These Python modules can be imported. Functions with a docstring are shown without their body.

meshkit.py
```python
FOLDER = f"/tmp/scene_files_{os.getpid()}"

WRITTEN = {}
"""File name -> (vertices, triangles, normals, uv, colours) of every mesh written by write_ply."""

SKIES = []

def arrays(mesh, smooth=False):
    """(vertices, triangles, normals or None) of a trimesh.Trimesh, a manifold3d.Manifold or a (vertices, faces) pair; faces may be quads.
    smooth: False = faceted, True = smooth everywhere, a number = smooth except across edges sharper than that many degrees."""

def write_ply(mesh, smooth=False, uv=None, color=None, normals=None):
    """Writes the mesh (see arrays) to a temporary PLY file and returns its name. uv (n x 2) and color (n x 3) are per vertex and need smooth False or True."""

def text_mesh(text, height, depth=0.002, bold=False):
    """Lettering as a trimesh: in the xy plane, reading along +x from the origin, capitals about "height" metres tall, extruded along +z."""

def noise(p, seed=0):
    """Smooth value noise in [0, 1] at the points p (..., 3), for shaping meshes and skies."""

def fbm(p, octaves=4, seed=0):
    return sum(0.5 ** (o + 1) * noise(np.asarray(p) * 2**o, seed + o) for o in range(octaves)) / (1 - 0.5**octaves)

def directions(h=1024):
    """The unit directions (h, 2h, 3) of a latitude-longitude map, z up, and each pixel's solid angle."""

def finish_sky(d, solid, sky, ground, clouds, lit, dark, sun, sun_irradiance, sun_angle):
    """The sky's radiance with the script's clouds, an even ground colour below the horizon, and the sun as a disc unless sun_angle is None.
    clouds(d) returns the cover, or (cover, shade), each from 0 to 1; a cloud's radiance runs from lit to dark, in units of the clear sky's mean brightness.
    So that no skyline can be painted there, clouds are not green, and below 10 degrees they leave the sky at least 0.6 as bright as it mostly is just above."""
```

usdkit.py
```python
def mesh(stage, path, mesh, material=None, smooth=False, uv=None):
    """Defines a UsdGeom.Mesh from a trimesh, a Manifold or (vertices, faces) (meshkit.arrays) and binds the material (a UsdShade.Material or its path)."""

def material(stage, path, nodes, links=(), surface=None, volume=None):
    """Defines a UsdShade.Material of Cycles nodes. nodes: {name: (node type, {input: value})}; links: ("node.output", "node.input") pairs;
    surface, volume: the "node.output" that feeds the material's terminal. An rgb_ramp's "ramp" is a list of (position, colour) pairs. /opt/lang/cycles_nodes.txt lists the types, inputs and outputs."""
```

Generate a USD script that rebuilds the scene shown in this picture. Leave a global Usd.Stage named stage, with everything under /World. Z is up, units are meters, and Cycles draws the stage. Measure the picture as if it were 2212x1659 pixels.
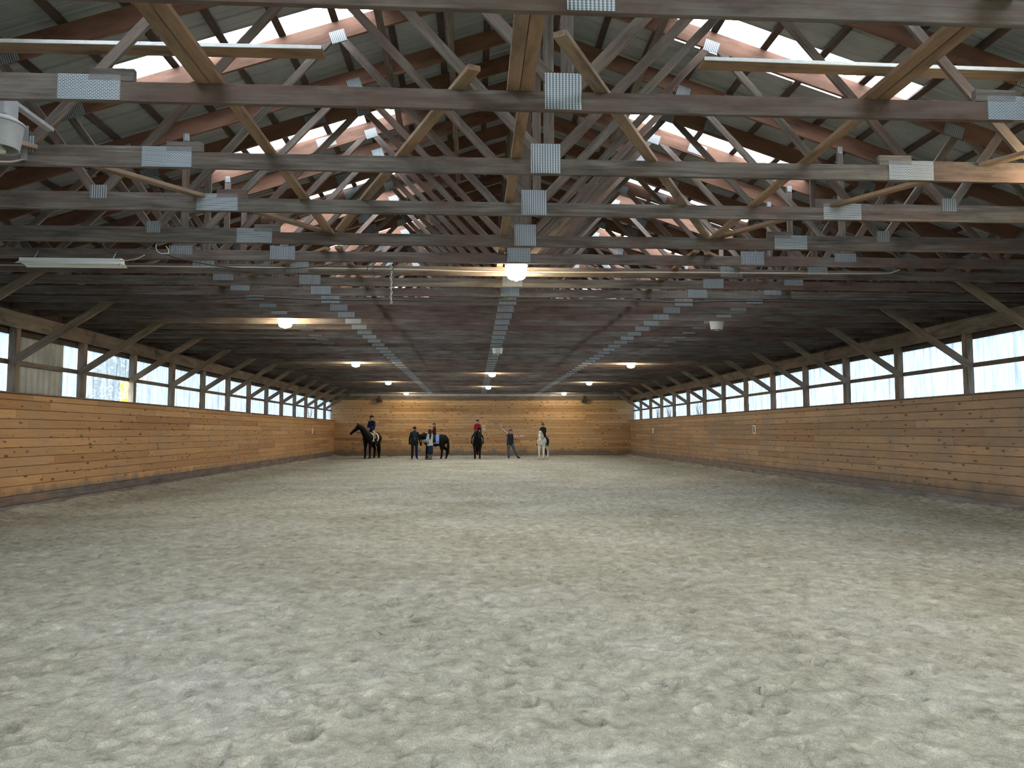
import math, random
import numpy as np
import trimesh, manifold3d
from scipy.spatial import cKDTree
import usdkit, meshkit
from pxr import Usd, UsdGeom, UsdLux, UsdShade, Gf, Sdf, Vt

PI = math.pi
random.seed(7)
rng = np.random.default_rng(7)
stage = Usd.Stage.CreateInMemory()
UsdGeom.SetStageUpAxis(stage, 'Z')
UsdGeom.SetStageMetersPerUnit(stage, 1.0)
world = UsdGeom.Xform.Define(stage, '/World')
stage.SetDefaultPrim(world.GetPrim())
UsdGeom.Scope.Define(stage, '/World/Looks')

# ------------------------------------------------------------------ camera, sky, exposure
EXPOSURE = -0.55
FPX, PITCH, YAW, ROLL = 1573.4, math.radians(3.787), math.radians(3.044), math.radians(-0.066)
EYE = (-0.661, 0.0, 1.516)
cam = UsdGeom.Camera.Define(stage, '/World/camera')
cam.CreateHorizontalApertureAttr(36.0)
cam.CreateFocalLengthAttr(36.0 * FPX / 2212)
cam.CreateClippingRangeAttr((0.05, 2000.0))
cam.CreateExposureAttr(EXPOSURE)
_f = np.array([math.sin(YAW) * math.cos(PITCH), math.cos(YAW) * math.cos(PITCH), math.sin(PITCH)])
_r = np.array([math.cos(YAW), -math.sin(YAW), 0.0])
_u = np.cross(_r, _f)
_r2 = _r * math.cos(ROLL) + _u * math.sin(ROLL)
_u2 = _u * math.cos(ROLL) - _r * math.sin(ROLL)
_m = Gf.Matrix4d(1.0)
for i, v in enumerate((_r2, _u2, -_f)):
    _m.SetRow(i, Gf.Vec4d(*map(float, v), 0))
_m.SetRow(3, Gf.Vec4d(*EYE, 1))
cam.AddTransformOp().Set(_m)

# bright overcast sky
dome = UsdLux.DomeLight.Define(stage, '/World/sky')
dome.CreateColorAttr(Gf.Vec3f(0.90, 0.965, 1.04))
dome.CreateIntensityAttr(9.0)

# ------------------------------------------------------------------ materials
MAT = {}


def mat(name, nodes, links=(), surface='p.BSDF', **k):
    MAT[name] = usdkit.material(stage, '/World/Looks/' + name, nodes, links, surface=surface, **k)
    return MAT[name]


def plain(name, color, rough=0.7, metallic=0.0, spec=0.3, noise=0.0, scale=30.0, sheen=0.0):
    n = {'p': ('principled_bsdf', {'base_color': color, 'roughness': rough, 'metallic': metallic, 'specular_ior_level': spec, 'sheen_weight': sheen})}
    l = []
    if noise:
        c = np.array(color)
        n['t'] = ('texture_coordinate', {})
        n['n'] = ('noise_texture', {'scale': scale, 'detail': 4.0, 'roughness': 0.6})
        n['r'] = ('rgb_ramp', {'ramp': [(0.25, tuple(c * (1 - noise))), (0.75, tuple(np.minimum(c * (1 + noise), 1)))]})
        l = [('t.object', 'n.vector'), ('n.fac', 'r.fac'), ('r.color', 'p.base_color')]
    return mat(name, n, l)


def wood(name, dark, light, red, redness=(0.45, 0.62), grain=(1.1, 26.0, 26.0), rough=0.82):
    """weathered sawn timber: grain along the board's own x axis, tone drifting slowly through the building."""
    n = {
        't': ('texture_coordinate', {}), 'g': ('geometry', {}), 'oi': ('object_info', {}),
        'sp': ('separate_xyz', {}), 'my': ('math', {'math_type': 'multiply', 'value2': 0.83}),
        'mr': ('math', {'math_type': 'multiply', 'value2': 37.0}), 'ad': ('math', {'math_type': 'add'}),
        'cx': ('combine_xyz', {'x': 0.0, 'y': 0.0}), 'va': ('vector_math', {'math_type': 'add'}),
        'mp': ('mapping', {'scale': grain}),
        'n': ('noise_texture', {'scale': 1.0, 'detail': 6.0, 'roughness': 0.62, 'distortion': 0.9}),
        'r': ('rgb_ramp', {'ramp': [(0.28, dark), (0.5, tuple((np.array(dark) + np.array(light)) / 2)), (0.72, light)]}),
        'n2': ('noise_texture', {'scale': 1.1, 'detail': 5.0, 'roughness': 0.65}), 'q2': ('math', {'math_type': 'multiply_add', 'value2': 0.22}), 'mq': ('mapping', {'scale': (0.8, 3.0, 3.0)}),
        'r2': ('rgb_ramp', {'ramp': [(redness[0], (0, 0, 0)), (redness[1], (1, 1, 1))]}),
        'mx': ('mix_color', {'blend_type': 'mix', 'b': red}),
        'n3': ('noise_texture', {'scale': 1.0, 'detail': 5.0, 'roughness': 0.65}), 'm3': ('mapping', {'scale': (1.6, 7.0, 7.0)}), 'r3': ('rgb_ramp', {'ramp': [(0.3, (0.5, 0.49, 0.48)), (0.5, (0.95, 0.95, 0.95)), (0.7, (1.2, 1.2, 1.2))]}),
        'mm': ('mix_color', {'blend_type': 'multiply', 'fac': 1.0, 'use_clamp': False}),
        'mg': ('mix_color', {'blend_type': 'multiply', 'fac': 0.55}),
        'b': ('bump', {'strength': 0.35, 'distance': 0.004}),
        'p': ('principled_bsdf', {'roughness': rough, 'specular_ior_level': 0.22}),
    }
    l = [('oi.location', 'sp.vector'), ('sp.y', 'my.value1'), ('oi.random', 'mr.value1'), ('my.value', 'ad.value1'), ('mr.value', 'ad.value2'), ('ad.value', 'cx.z'),
         ('t.object', 'va.vector1'), ('cx.vector', 'va.vector2'), ('va.vector', 'mp.vector'), ('mp.vector', 'n.vector'), ('n.fac', 'r.fac'),
         ('va.vector', 'mq.vector'), ('mq.vector', 'n2.vector'), ('oi.random', 'q2.value1'), ('n2.fac', 'q2.value3'), ('q2.value', 'r2.fac'), ('r2.color', 'mx.fac'), ('r.color', 'mx.a'),
         ('va.vector', 'm3.vector'), ('m3.vector', 'n3.vector'), ('n3.fac', 'r3.fac'), ('mx.result', 'mg.a'), ('r.color', 'mm.a'), ('mx.result', 'mm.a'), ('r3.color', 'mm.b'),
         ('n.fac', 'b.height'), ('b.normal', 'p.normal'), ('mm.result', 'p.base_color')]
    l = [x for x in l if x != ('r.color', 'mm.a') and not x[1].startswith('mg.')]
    del n['mg']
    return mat(name, n, l)


wood('truss_wood', (0.062, 0.054, 0.049), (0.205, 0.182, 0.165), (0.112, 0.072, 0.06), redness=(0.52, 0.78))
wood('rafter_wood', (0.075, 0.045, 0.034), (0.21, 0.13, 0.095), (0.15, 0.078, 0.052), redness=(0.3, 0.6))
wood('web_wood', (0.068, 0.057, 0.049), (0.215, 0.185, 0.16), (0.128, 0.085, 0.068), redness=(0.52, 0.78))
wood('brace_wood', (0.15, 0.115, 0.085), (0.31, 0.24, 0.175), (0.25, 0.16, 0.10))
wood('post_wood', (0.12, 0.105, 0.085), (0.30, 0.265, 0.215), (0.20, 0.15, 0.11))
wood('header_wood', (0.095, 0.085, 0.068), (0.235, 0.205, 0.165), (0.15, 0.115, 0.09))
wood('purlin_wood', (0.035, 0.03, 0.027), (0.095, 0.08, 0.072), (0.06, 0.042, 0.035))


def planks(name, honey, deep, dust, dusty):
    """knotty pine board: honey to brown per board, dark knots, dust worn on in patches."""
    n = {
        't': ('texture_coordinate', {}), 'g': ('geometry', {}), 'oi': ('object_info', {}),
        'mr': ('math', {'math_type': 'multiply', 'value2': 61.0}), 'cx': ('combine_xyz', {'y': 0.0}), 'va': ('vector_math', {'math_type': 'add'}),
        'mg': ('mapping', {'scale': (1.2, 30.0, 30.0)}), 'ng': ('noise_texture', {'scale': 1.0, 'detail': 6.0, 'roughness': 0.6, 'distortion': 1.2}),
        'rg': ('rgb_ramp', {'ramp': [(0.25, (0.72, 0.70, 0.68)), (0.7, (1.06, 1.06, 1.06))]}),
        'rb': ('rgb_ramp', {'ramp': [(0.0, deep), (0.35, tuple(np.array(honey) * 0.88)), (0.75, honey), (1.0, tuple(np.array(honey) * 1.12))]}),
        'm1': ('mix_color', {'blend_type': 'multiply', 'fac': 1.0, 'use_clamp': False}),
        # knots
        'mk': ('mapping', {'scale': (2.7, 1.0, 6.6)}), 'nd': ('noise_texture', {'scale': 4.0, 'detail': 3.0}),
        'sk': ('vector_math', {'math_type': 'scale', 'scale': 0.30}), 'vk': ('vector_math', {'math_type': 'add'}),
        'xz': ('separate_xyz', {}), 'xc': ('combine_xyz', {'z': 0.0}),
        'v': ('voronoi_texture', {'dimensions': '2D', 'feature': 'f1', 'scale': 1.0}),
        'sc': ('separate_color', {}), 'rs': ('map_range', {'from_min': 0.0, 'from_max': 1.0, 'to_min': -0.15, 'to_max': 0.12}),
        'sub': ('math', {'math_type': 'subtract'}), 'rk': ('rgb_ramp', {'ramp': [(0.0, (0.9, 0.9, 0.9)), (0.03, (0.6, 0.6, 0.6)), (0.13, (0, 0, 0))]}),
        'm2': ('mix_color', {'b': (0.045, 0.02, 0.009)}),
        # dust
        'n4': ('noise_texture', {'scale': 0.8, 'detail': 5.0, 'roughness': 0.65}), 'r4': ('rgb_ramp', {'ramp': [(dusty[0], (0, 0, 0)), (dusty[1], (dusty[2],) * 3)]}),
        'm3': ('mix_color', {'b': dust}),
        # splash-dirt on the foot of the wall
        'sp': ('separate_xyz', {}), 'n5': ('noise_texture', {'scale': 2.2, 'detail': 4.0}), 'a5': ('math', {'math_type': 'multiply_add', 'value2': -0.55}),
        'r5': ('rgb_ramp', {'ramp': [(0.0, (0.85, 0.85, 0.85)), (0.10, (0.6, 0.6, 0.6)), (0.22, (0, 0, 0))]}), 'm4': ('mix_color', {'b': (0.13, 0.115, 0.10)}),
        'b': ('bump', {'strength': 0.25, 'distance': 0.003}),
        'p': ('principled_bsdf', {'roughness': 0.58, 'specular_ior_level': 0.3}),
    }
    l = [('oi.random', 'mr.value1'), ('mr.value', 'cx.x'), ('mr.value', 'cx.z'), ('t.object', 'va.vector1'), ('cx.vector', 'va.vector2'),
         ('va.vector', 'mg.vector'), ('mg.vector', 'ng.vector'), ('ng.fac', 'rg.fac'), ('oi.random', 'rb.fac'), ('rb.color', 'm1.a'), ('rg.color', 'm1.b'),
         ('va.vector', 'mk.vector'), ('va.vector', 'nd.vector'), ('nd.color', 'sk.vector1'), ('mk.vector', 'vk.vector1'), ('sk.vector', 'vk.vector2'),
         ('vk.vector', 'xz.vector'), ('xz.x', 'xc.x'), ('xz.z', 'xc.y'), ('xc.vector', 'v.vector'), ('v.color', 'sc.color'), ('sc.r', 'rs.value'),
         ('v.distance', 'sub.value1'), ('rs.result', 'sub.value2'), ('sub.value', 'rk.fac'), ('rk.color', 'm2.fac'), ('m1.result', 'm2.a'),
         ('g.position', 'n4.vector'), ('n4.fac', 'r4.fac'), ('r4.color', 'm3.fac'), ('m2.result', 'm3.a'),
         ('g.position', 'sp.vector'), ('g.position', 'n5.vector'), ('n5.fac', 'a5.value1'), ('sp.z', 'a5.value3'), ('a5.value', 'r5.fac'), ('r5.color', 'm4.fac'), ('m3.result', 'm4.a'),
         ('ng.fac', 'b.height'), ('b.normal', 'p.normal'), ('m4.result', 'p.base_color')]
    return mat(name, n, l)


planks('pine_left', (0.50, 0.285, 0.128), (0.37, 0.18, 0.072), (0.28, 0.215, 0.16), (0.5, 0.76, 0.6))
planks('pine_right', (0.40, 0.255, 0.148), (0.30, 0.165, 0.09), (0.19, 0.16, 0.13), (0.42, 0.72, 0.75))
planks('pine_back', (0.47, 0.295, 0.145), (0.33, 0.175, 0.075), (0.30, 0.23, 0.165), (0.5, 0.75, 0.6))
wood('foot_board', (0.13, 0.115, 0.105), (0.26, 0.24, 0.225), (0.20, 0.15, 0.125), redness=(0.5, 0.7))
wood('foot_board_dark', (0.05, 0.048, 0.05), (0.19, 0.175, 0.165), (0.20, 0.14, 0.11), redness=(0.45, 0.7))

# sandy riding surface
mat('arena_sand', {
    'g': ('geometry', {}),
    'n1': ('noise_texture', {'scale': 0.55, 'detail': 4.0, 'roughness': 0.6}),
    'r1': ('rgb_ramp', {'ramp': [(0.3, (0.315, 0.295, 0.235)), (0.5, (0.385, 0.365, 0.30)), (0.72, (0.45, 0.435, 0.385))]}),
    'n2': ('noise_texture', {'scale': 6.0, 'detail': 7.0, 'roughness': 0.72}),
    'r2': ('rgb_ramp', {'ramp': [(0.30, (0.52, 0.51, 0.48)), (0.45, (0.86, 0.855, 0.84)), (0.56, (1.05, 1.045, 1.03)), (0.68, (1.34, 1.33, 1.30))]}),
    'm': ('mix_color', {'blend_type': 'multiply', 'fac': 1.0, 'use_clamp': False}),
    'n3': ('noise_texture', {'scale': 160.0, 'detail': 3.0}), 'n4': ('noise_texture', {'scale': 28.0, 'detail': 5.0, 'roughness': 0.65}),
    'ma': ('math', {'math_type': 'multiply_add', 'value2': 0.25}),
    'r3': ('rgb_ramp', {'ramp': [(0.3, (0.72, 0.72, 0.70)), (0.7, (1.2, 1.2, 1.2))]}), 'm2': ('mix_color', {'blend_type': 'multiply', 'fac': 1.0, 'use_clamp': False}),
    'b': ('bump', {'strength': 0.9, 'distance': 0.016}),
    'p': ('principled_bsdf', {'roughness': 0.95, 'specular_ior_level': 0.1}),
}, [('g.position', 'n1.vector'), ('g.position', 'n2.vector'), ('g.position', 'n3.vector'), ('g.position', 'n4.vector'), ('n1.fac', 'r1.fac'), ('n2.fac', 'r2.fac'),
    ('r1.color', 'm.a'), ('r2.color', 'm.b'), ('n3.fac', 'ma.value1'), ('n4.fac', 'ma.value3'), ('ma.value', 'b.height'), ('n3.fac', 'r3.fac'), ('m.result', 'm2.a'), ('r3.color', 'm2.b'),
    ('m2.result', 'p.base_color'), ('b.normal', 'p.normal')])

# translucent corrugated sheet: side windows streaked and tinted down to curb their brightness, roof clearer


def sheet(name, clear, diffuse, fac, streak):
    n = {
        'g': ('geometry', {}), 'mp': ('mapping', {'scale': (1.0, 5.0, 0.40)}),
        'n': ('noise_texture', {'scale': 1.6, 'detail': 5.0, 'roughness': 0.65}),
        'r': ('rgb_ramp', {'ramp': [(0.3, (1 - streak,) * 3), (0.62, (1.0, 1.0, 1.0))]}),
        'm1': ('mix_color', {'blend_type': 'multiply', 'fac': 1.0, 'a': clear}), 'm2': ('mix_color', {'blend_type': 'multiply', 'fac': 1.0, 'a': diffuse}),
        'tr': ('transparent_bsdf', {}), 'tl': ('translucent_bsdf', {}), 'x': ('mix_closure', {'fac': fac}),
        'gl': ('glossy_bsdf', {'roughness': 0.3, 'color': (0.8, 0.8, 0.8)}), 'x2': ('mix_closure', {'fac': 0.04}),
    }
    l = [('g.position', 'mp.vector'), ('mp.vector', 'n.vector'), ('n.fac', 'r.fac'), ('r.color', 'm1.b'), ('r.color', 'm2.b'), ('m1.result', 'tr.color'), ('m2.result', 'tl.color'),
         ('tr.BSDF', 'x.closure1'), ('tl.BSDF', 'x.closure2'), ('x.closure', 'x2.closure1'), ('gl.BSDF', 'x2.closure2')]
    return mat(name, n, l, surface='x2.closure')


sheet('window_sheet', (0.066, 0.085, 0.115), (0.17, 0.20, 0.25), 0.5, 0.62)
sheet('skylight_sheet', (0.78, 0.80, 0.82), (0.9, 0.9, 0.9), 0.3, 0.08)
plain('roof_metal', (0.235, 0.255, 0.262), rough=0.5, metallic=0.15, noise=0.2, scale=1.5)
plain('side_metal', (0.30, 0.31, 0.30), rough=0.45, metallic=0.3, noise=0.25, scale=2.5)

mat('slotted_plate', {
    't': ('texture_coordinate', {}), 'sp': ('separate_xyz', {}), 'cx': ('combine_xyz', {'z': 0.0}),
    'br': ('brick_texture', {'color1': (0.03, 0.035, 0.04), 'color2': (0.05, 0.055, 0.06), 'mortar': (0.36, 0.405, 0.45), 'scale': 1.0, 'mortar_size': 0.0031, 'mortar_smooth': 0.15, 'brick_width': 0.026, 'row_height': 0.0105}),
    'b': ('bump', {'strength': 0.6, 'distance': 0.003}),
    'p': ('principled_bsdf', {'roughness': 0.45, 'metallic': 0.25})},
    [('t.object', 'sp.vector'), ('sp.x', 'cx.x'), ('sp.z', 'cx.y'), ('cx.vector', 'br.vector'), ('br.color', 'p.base_color'), ('br.fac', 'b.height'), ('b.normal', 'p.normal')])
mat('ribbed_plate', {
    't': ('texture_coordinate', {}), 'sp': ('separate_xyz', {}), 'mx': ('math', {'math_type': 'multiply', 'value2': 275.0}), 'si': ('math', {'math_type': 'sine'}),
    'mz': ('math', {'math_type': 'multiply', 'value2': 420.0}), 'sz': ('math', {'math_type': 'sine'}), 'ad': ('math', {'math_type': 'multiply_add', 'value2': 0.45}),
    'r': ('rgb_ramp', {'ramp': [(0.0, (0.05, 0.06, 0.066)), (0.45, (0.20, 0.225, 0.24)), (1.0, (0.40, 0.44, 0.47))]}),
    'mr': ('map_range', {'from_min': -1.4, 'from_max': 1.4, 'to_min': 0.0, 'to_max': 1.0}),
    'b': ('bump', {'strength': 0.6, 'distance': 0.003}),
    'p': ('principled_bsdf', {'roughness': 0.42, 'metallic': 0.3})},
    [('t.object', 'sp.vector'), ('sp.x', 'mx.value1'), ('mx.value', 'si.value1'), ('sp.z', 'mz.value1'), ('mz.value', 'sz.value1'), ('sz.value', 'ad.value1'), ('si.value', 'ad.value3'),
     ('ad.value', 'mr.value'), ('mr.result', 'r.fac'), ('r.color', 'p.base_color'), ('si.value', 'b.height'), ('b.normal', 'p.normal')])

mat('lamp_glow', {'e': ('emission', {'color': (1.0, 0.83, 0.52), 'strength': 260.0})}, surface='e.emission')
plain('lamp_grey', (0.34, 0.35, 0.36), rough=0.45, noise=0.12, scale=9)
plain('lamp_white', (0.62, 0.64, 0.60), rough=0.4)
plain('lamp_inside', (0.30, 0.30, 0.29), rough=0.5)
plain('steel', (0.42, 0.44, 0.45), rough=0.35, metallic=0.6)
plain('white_enamel', (0.72, 0.76, 0.76), rough=0.35)
plain('tube_glass', (0.75, 0.77, 0.75), rough=0.3)
plain('cable_dark', (0.05, 0.05, 0.05), rough=0.6)
plain('cable_pale', (0.42, 0.38, 0.30), rough=0.6)
plain('sign_white', (0.72, 0.71, 0.66), rough=0.6)
plain('sign_black', (0.02, 0.02, 0.02), rough=0.6)
plain('speaker_case', (0.055, 0.052, 0.05), rough=0.5)
plain('speaker_mesh', (0.02, 0.018, 0.018), rough=0.8)
plain('meadow', (0.12, 0.16, 0.06), rough=0.95, noise=0.3, scale=0.6)
plain('edge_light_paint', (0.72, 0.75, 0.76), rough=0.6, noise=0.12, scale=12)  # skylight catching the plank's front edge, put into the colour
plain('bark', (0.12, 0.095, 0.07), rough=0.9)
plain('twig', (0.22, 0.17, 0.12), rough=0.9)
mat('autumn_leaf', {'oi': ('object_info', {}), 'g': ('geometry', {}), 'n': ('noise_texture', {'scale': 5.0}), 'r': ('rgb_ramp', {'ramp': [(0.3, (0.22, 0.24, 0.05)), (0.55, (0.48, 0.40, 0.07)), (0.75, (0.55, 0.36, 0.06))]}),
                    'd': ('diffuse_bsdf', {}), 'tl': ('translucent_bsdf', {}), 'x': ('mix_closure', {'fac': 0.4})},
    [('g.position', 'n.vector'), ('n.fac', 'r.fac'), ('r.color', 'd.color'), ('r.color', 'tl.color'), ('d.BSDF', 'x.closure1'), ('tl.BSDF', 'x.closure2')], surface='x.closure')

# ------------------------------------------------------------------ helpers
TAKEN = {}


def numbered(name, parent='/World'):
    k = (parent, name)
    i = TAKEN.get(k, -1) + 1
    TAKEN[k] = i
    return name if i == 0 else f'{name}_{i:03d}'


def path_of(parent):
    return '/World' if parent is None else (parent if isinstance(parent, str) else str(parent.GetPath()))


def tag(o, label=None, cat=None, group=None, kind=None):
    for key, v in (('label', label), ('category', cat), ('group', group), ('kind', kind)):
        if v:
            o.SetCustomDataByKey(key, v)
    return o


def frame(loc=(0, 0, 0), x=(1, 0, 0), y=(0, 1, 0)):
    x = np.array(x, float); x /= np.linalg.norm(x)
    y = np.array(y, float); y -= x * (x @ y); y /= np.linalg.norm(y)
    m = np.eye(4); m[0, :3], m[1, :3], m[2, :3], m[3, :3] = x, y, np.cross(x, y), loc
    return Gf.Matrix4d(*map(float, m.ravel()))


def thing(name, label=None, cat=None, loc=(0, 0, 0), rotz=0.0, group=None, kind=None, parent=None):
    pp = path_of(parent)
    x = UsdGeom.Xform.Define(stage, pp + '/' + numbered(name, pp))
    if any(loc) or rotz:
        x.AddTranslateOp().Set(Gf.Vec3d(*map(float, loc)))
        if rotz:
            x.AddRotateZOp().Set(float(math.degrees(rotz)))
    return tag(x.GetPrim(), label, cat, group, kind)


def obj(name, mesh, m, parent=None, smooth=False, matrix=None, label=None, cat=None, group=None, kind=None):
    pp = path_of(parent)
    g = usdkit.mesh(stage, pp + '/' + numbered(name, pp), mesh, MAT[m] if isinstance(m, str) else m, smooth=smooth)
    if matrix is not None:
        g.AddTransformOp().Set(matrix)
    return tag(g.GetPrim(), label, cat, group, kind)


def dup(root, loc, label, group=None, rotz=0.0):
    d = root.GetCustomData()
    r = thing(root.GetName().rstrip('0123456789').rstrip('_'), label, d.get('category'), loc, rotz, group)
    r.GetReferences().AddInternalReference(root.GetPath())
    r.SetInstanceable(True)
    return r


_boxes = {}


def cbox(L, T, Wd, c=0.003):
    """a board L x T x Wd (x, y, z), centred, its long edges eased."""
    k = (round(L, 4), round(T, 4), round(Wd, 4), c)
    if k not in _boxes:
        a, b, e = L / 2, T / 2, Wd / 2
        prof = [(-b + c, -e), (b - c, -e), (b, -e + c), (b, e - c), (b - c, e), (-b + c, e), (-b, e - c), (-b, -e + c)]
        v = np.array([(-a, y, z) for y, z in prof] + [(a, y, z) for y, z in prof])
        f = []
        for i in range(8):
            j = (i + 1) % 8
            f += [(i, i + 8, j + 8), (i, j + 8, j)]
        for i in range(1, 7):
            f += [(0, i, i + 1), (8, 8 + i + 1, 8 + i)]
        m = trimesh.Trimesh(v, np.array(f), process=False)
        m.fix_normals()
        _boxes[k] = m
    return _boxes[k]


def board(name, p0, p1, wd, th, m, parent=None, y=(0, 1, 0), c=0.003, **k):
    p0, p1 = np.array(p0, float), np.array(p1, float)
    return obj(name, cbox(np.linalg.norm(p1 - p0), th, wd, c), m, parent, matrix=frame((p0 + p1) / 2, p1 - p0, y), **k)


def box(size, at=(0, 0, 0)):
    b = trimesh.creation.box(size)
    b.apply_translation(at)
    return b


def rbox(size, r, at=(0, 0, 0)):
    h = np.array(size) / 2 - r
    pts = [s for sx in (-1, 1) for sy in (-1, 1) for sz in (-1, 1) for s in [np.array([sx, sy, sz]) * h]]
    M = manifold3d.Manifold
    m = M.batch_hull([M.sphere(r, 8).translate(tuple(p)) for p in pts])
    return m.translate(tuple(map(float, at)))


def lathe(profile, n=32):
    return trimesh.creation.revolve(np.array(profile, float), sections=n)


def tube(points, r, n=8):
    P = np.array(points, float)
    t = np.gradient(P, axis=0)
    t /= np.linalg.norm(t, axis=1, keepdims=True)
    ref = np.array([0, 0, 1.0]) if abs(t[:, 2]).mean() < 0.8 else np.array([1.0, 0, 0])
    a = np.cross(t, ref); a /= np.maximum(np.linalg.norm(a, axis=1, keepdims=True), 1e-9)
    b = np.cross(t, a)
    r = np.broadcast_to(np.asarray(r, float), len(P))
    ang = np.linspace(0, 2 * PI, n, endpoint=False)
    v = (P[:, None] + r[:, None, None] * (a[:, None] * np.cos(ang)[:, None] + b[:, None] * np.sin(ang)[:, None])).reshape(-1, 3)
    f = []
    for i in range(len(P) - 1):
        for j in range(n):
            k = (j + 1) % n
            f.append((i * n + j, i * n + k, (i + 1) * n + k, (i + 1) * n + j))
    f = np.array(f)
    f = np.vstack([f[:, [0, 1, 2]], f[:, [0, 2, 3]]])
    caps = [(0, j + 1, j) for j in range(1, n - 1)] + [((len(P) - 1) * n, (len(P) - 1) * n + j, (len(P) - 1) * n + j + 1) for j in range(1, n - 1)]
    m = trimesh.Trimesh(v, np.vstack([f, caps]), process=False)
    m.fix_normals()
    return m


def smooth_path(pts, n=60):
    from scipy.interpolate import PchipInterpolator
    P = np.array(pts, float)
    s = np.concatenate([[0], np.cumsum(np.linalg.norm(np.diff(P, axis=0), axis=1))])
    return PchipInterpolator(s, P)(np.linspace(0, s[-1], n))


cat_ = trimesh.util.concatenate
ORD = 'first second third fourth fifth sixth seventh eighth ninth tenth eleventh twelfth thirteenth fourteenth fifteenth sixteenth'.split()

# ------------------------------------------------------------------ the hall's dimensions
HW = 9.144            # half width, inside faces of the kick boards
BACK, NEAR = 45.12, -4.0
KT = 2.245            # top of the kick boards
HB = 3.777            # underside of the truss chords
RTOP = 7.35           # top of the rafters at the ridge
P0, PS = 14.13, 2.385  # first post in view, post spacing
POSTX = HW + 0.043
rz = lambda x: RTOP - abs(x) / 3
HB2 = 3.857           # ... of the closer-set trusses beyond the fifth
TY = [3.764, 4.973, 6.239, 7.470, 8.743] + [9.972 + 0.841 * k for k in range(42)]

# ------------------------------------------------------------------ floor: sand cut up by hooves and boots


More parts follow.
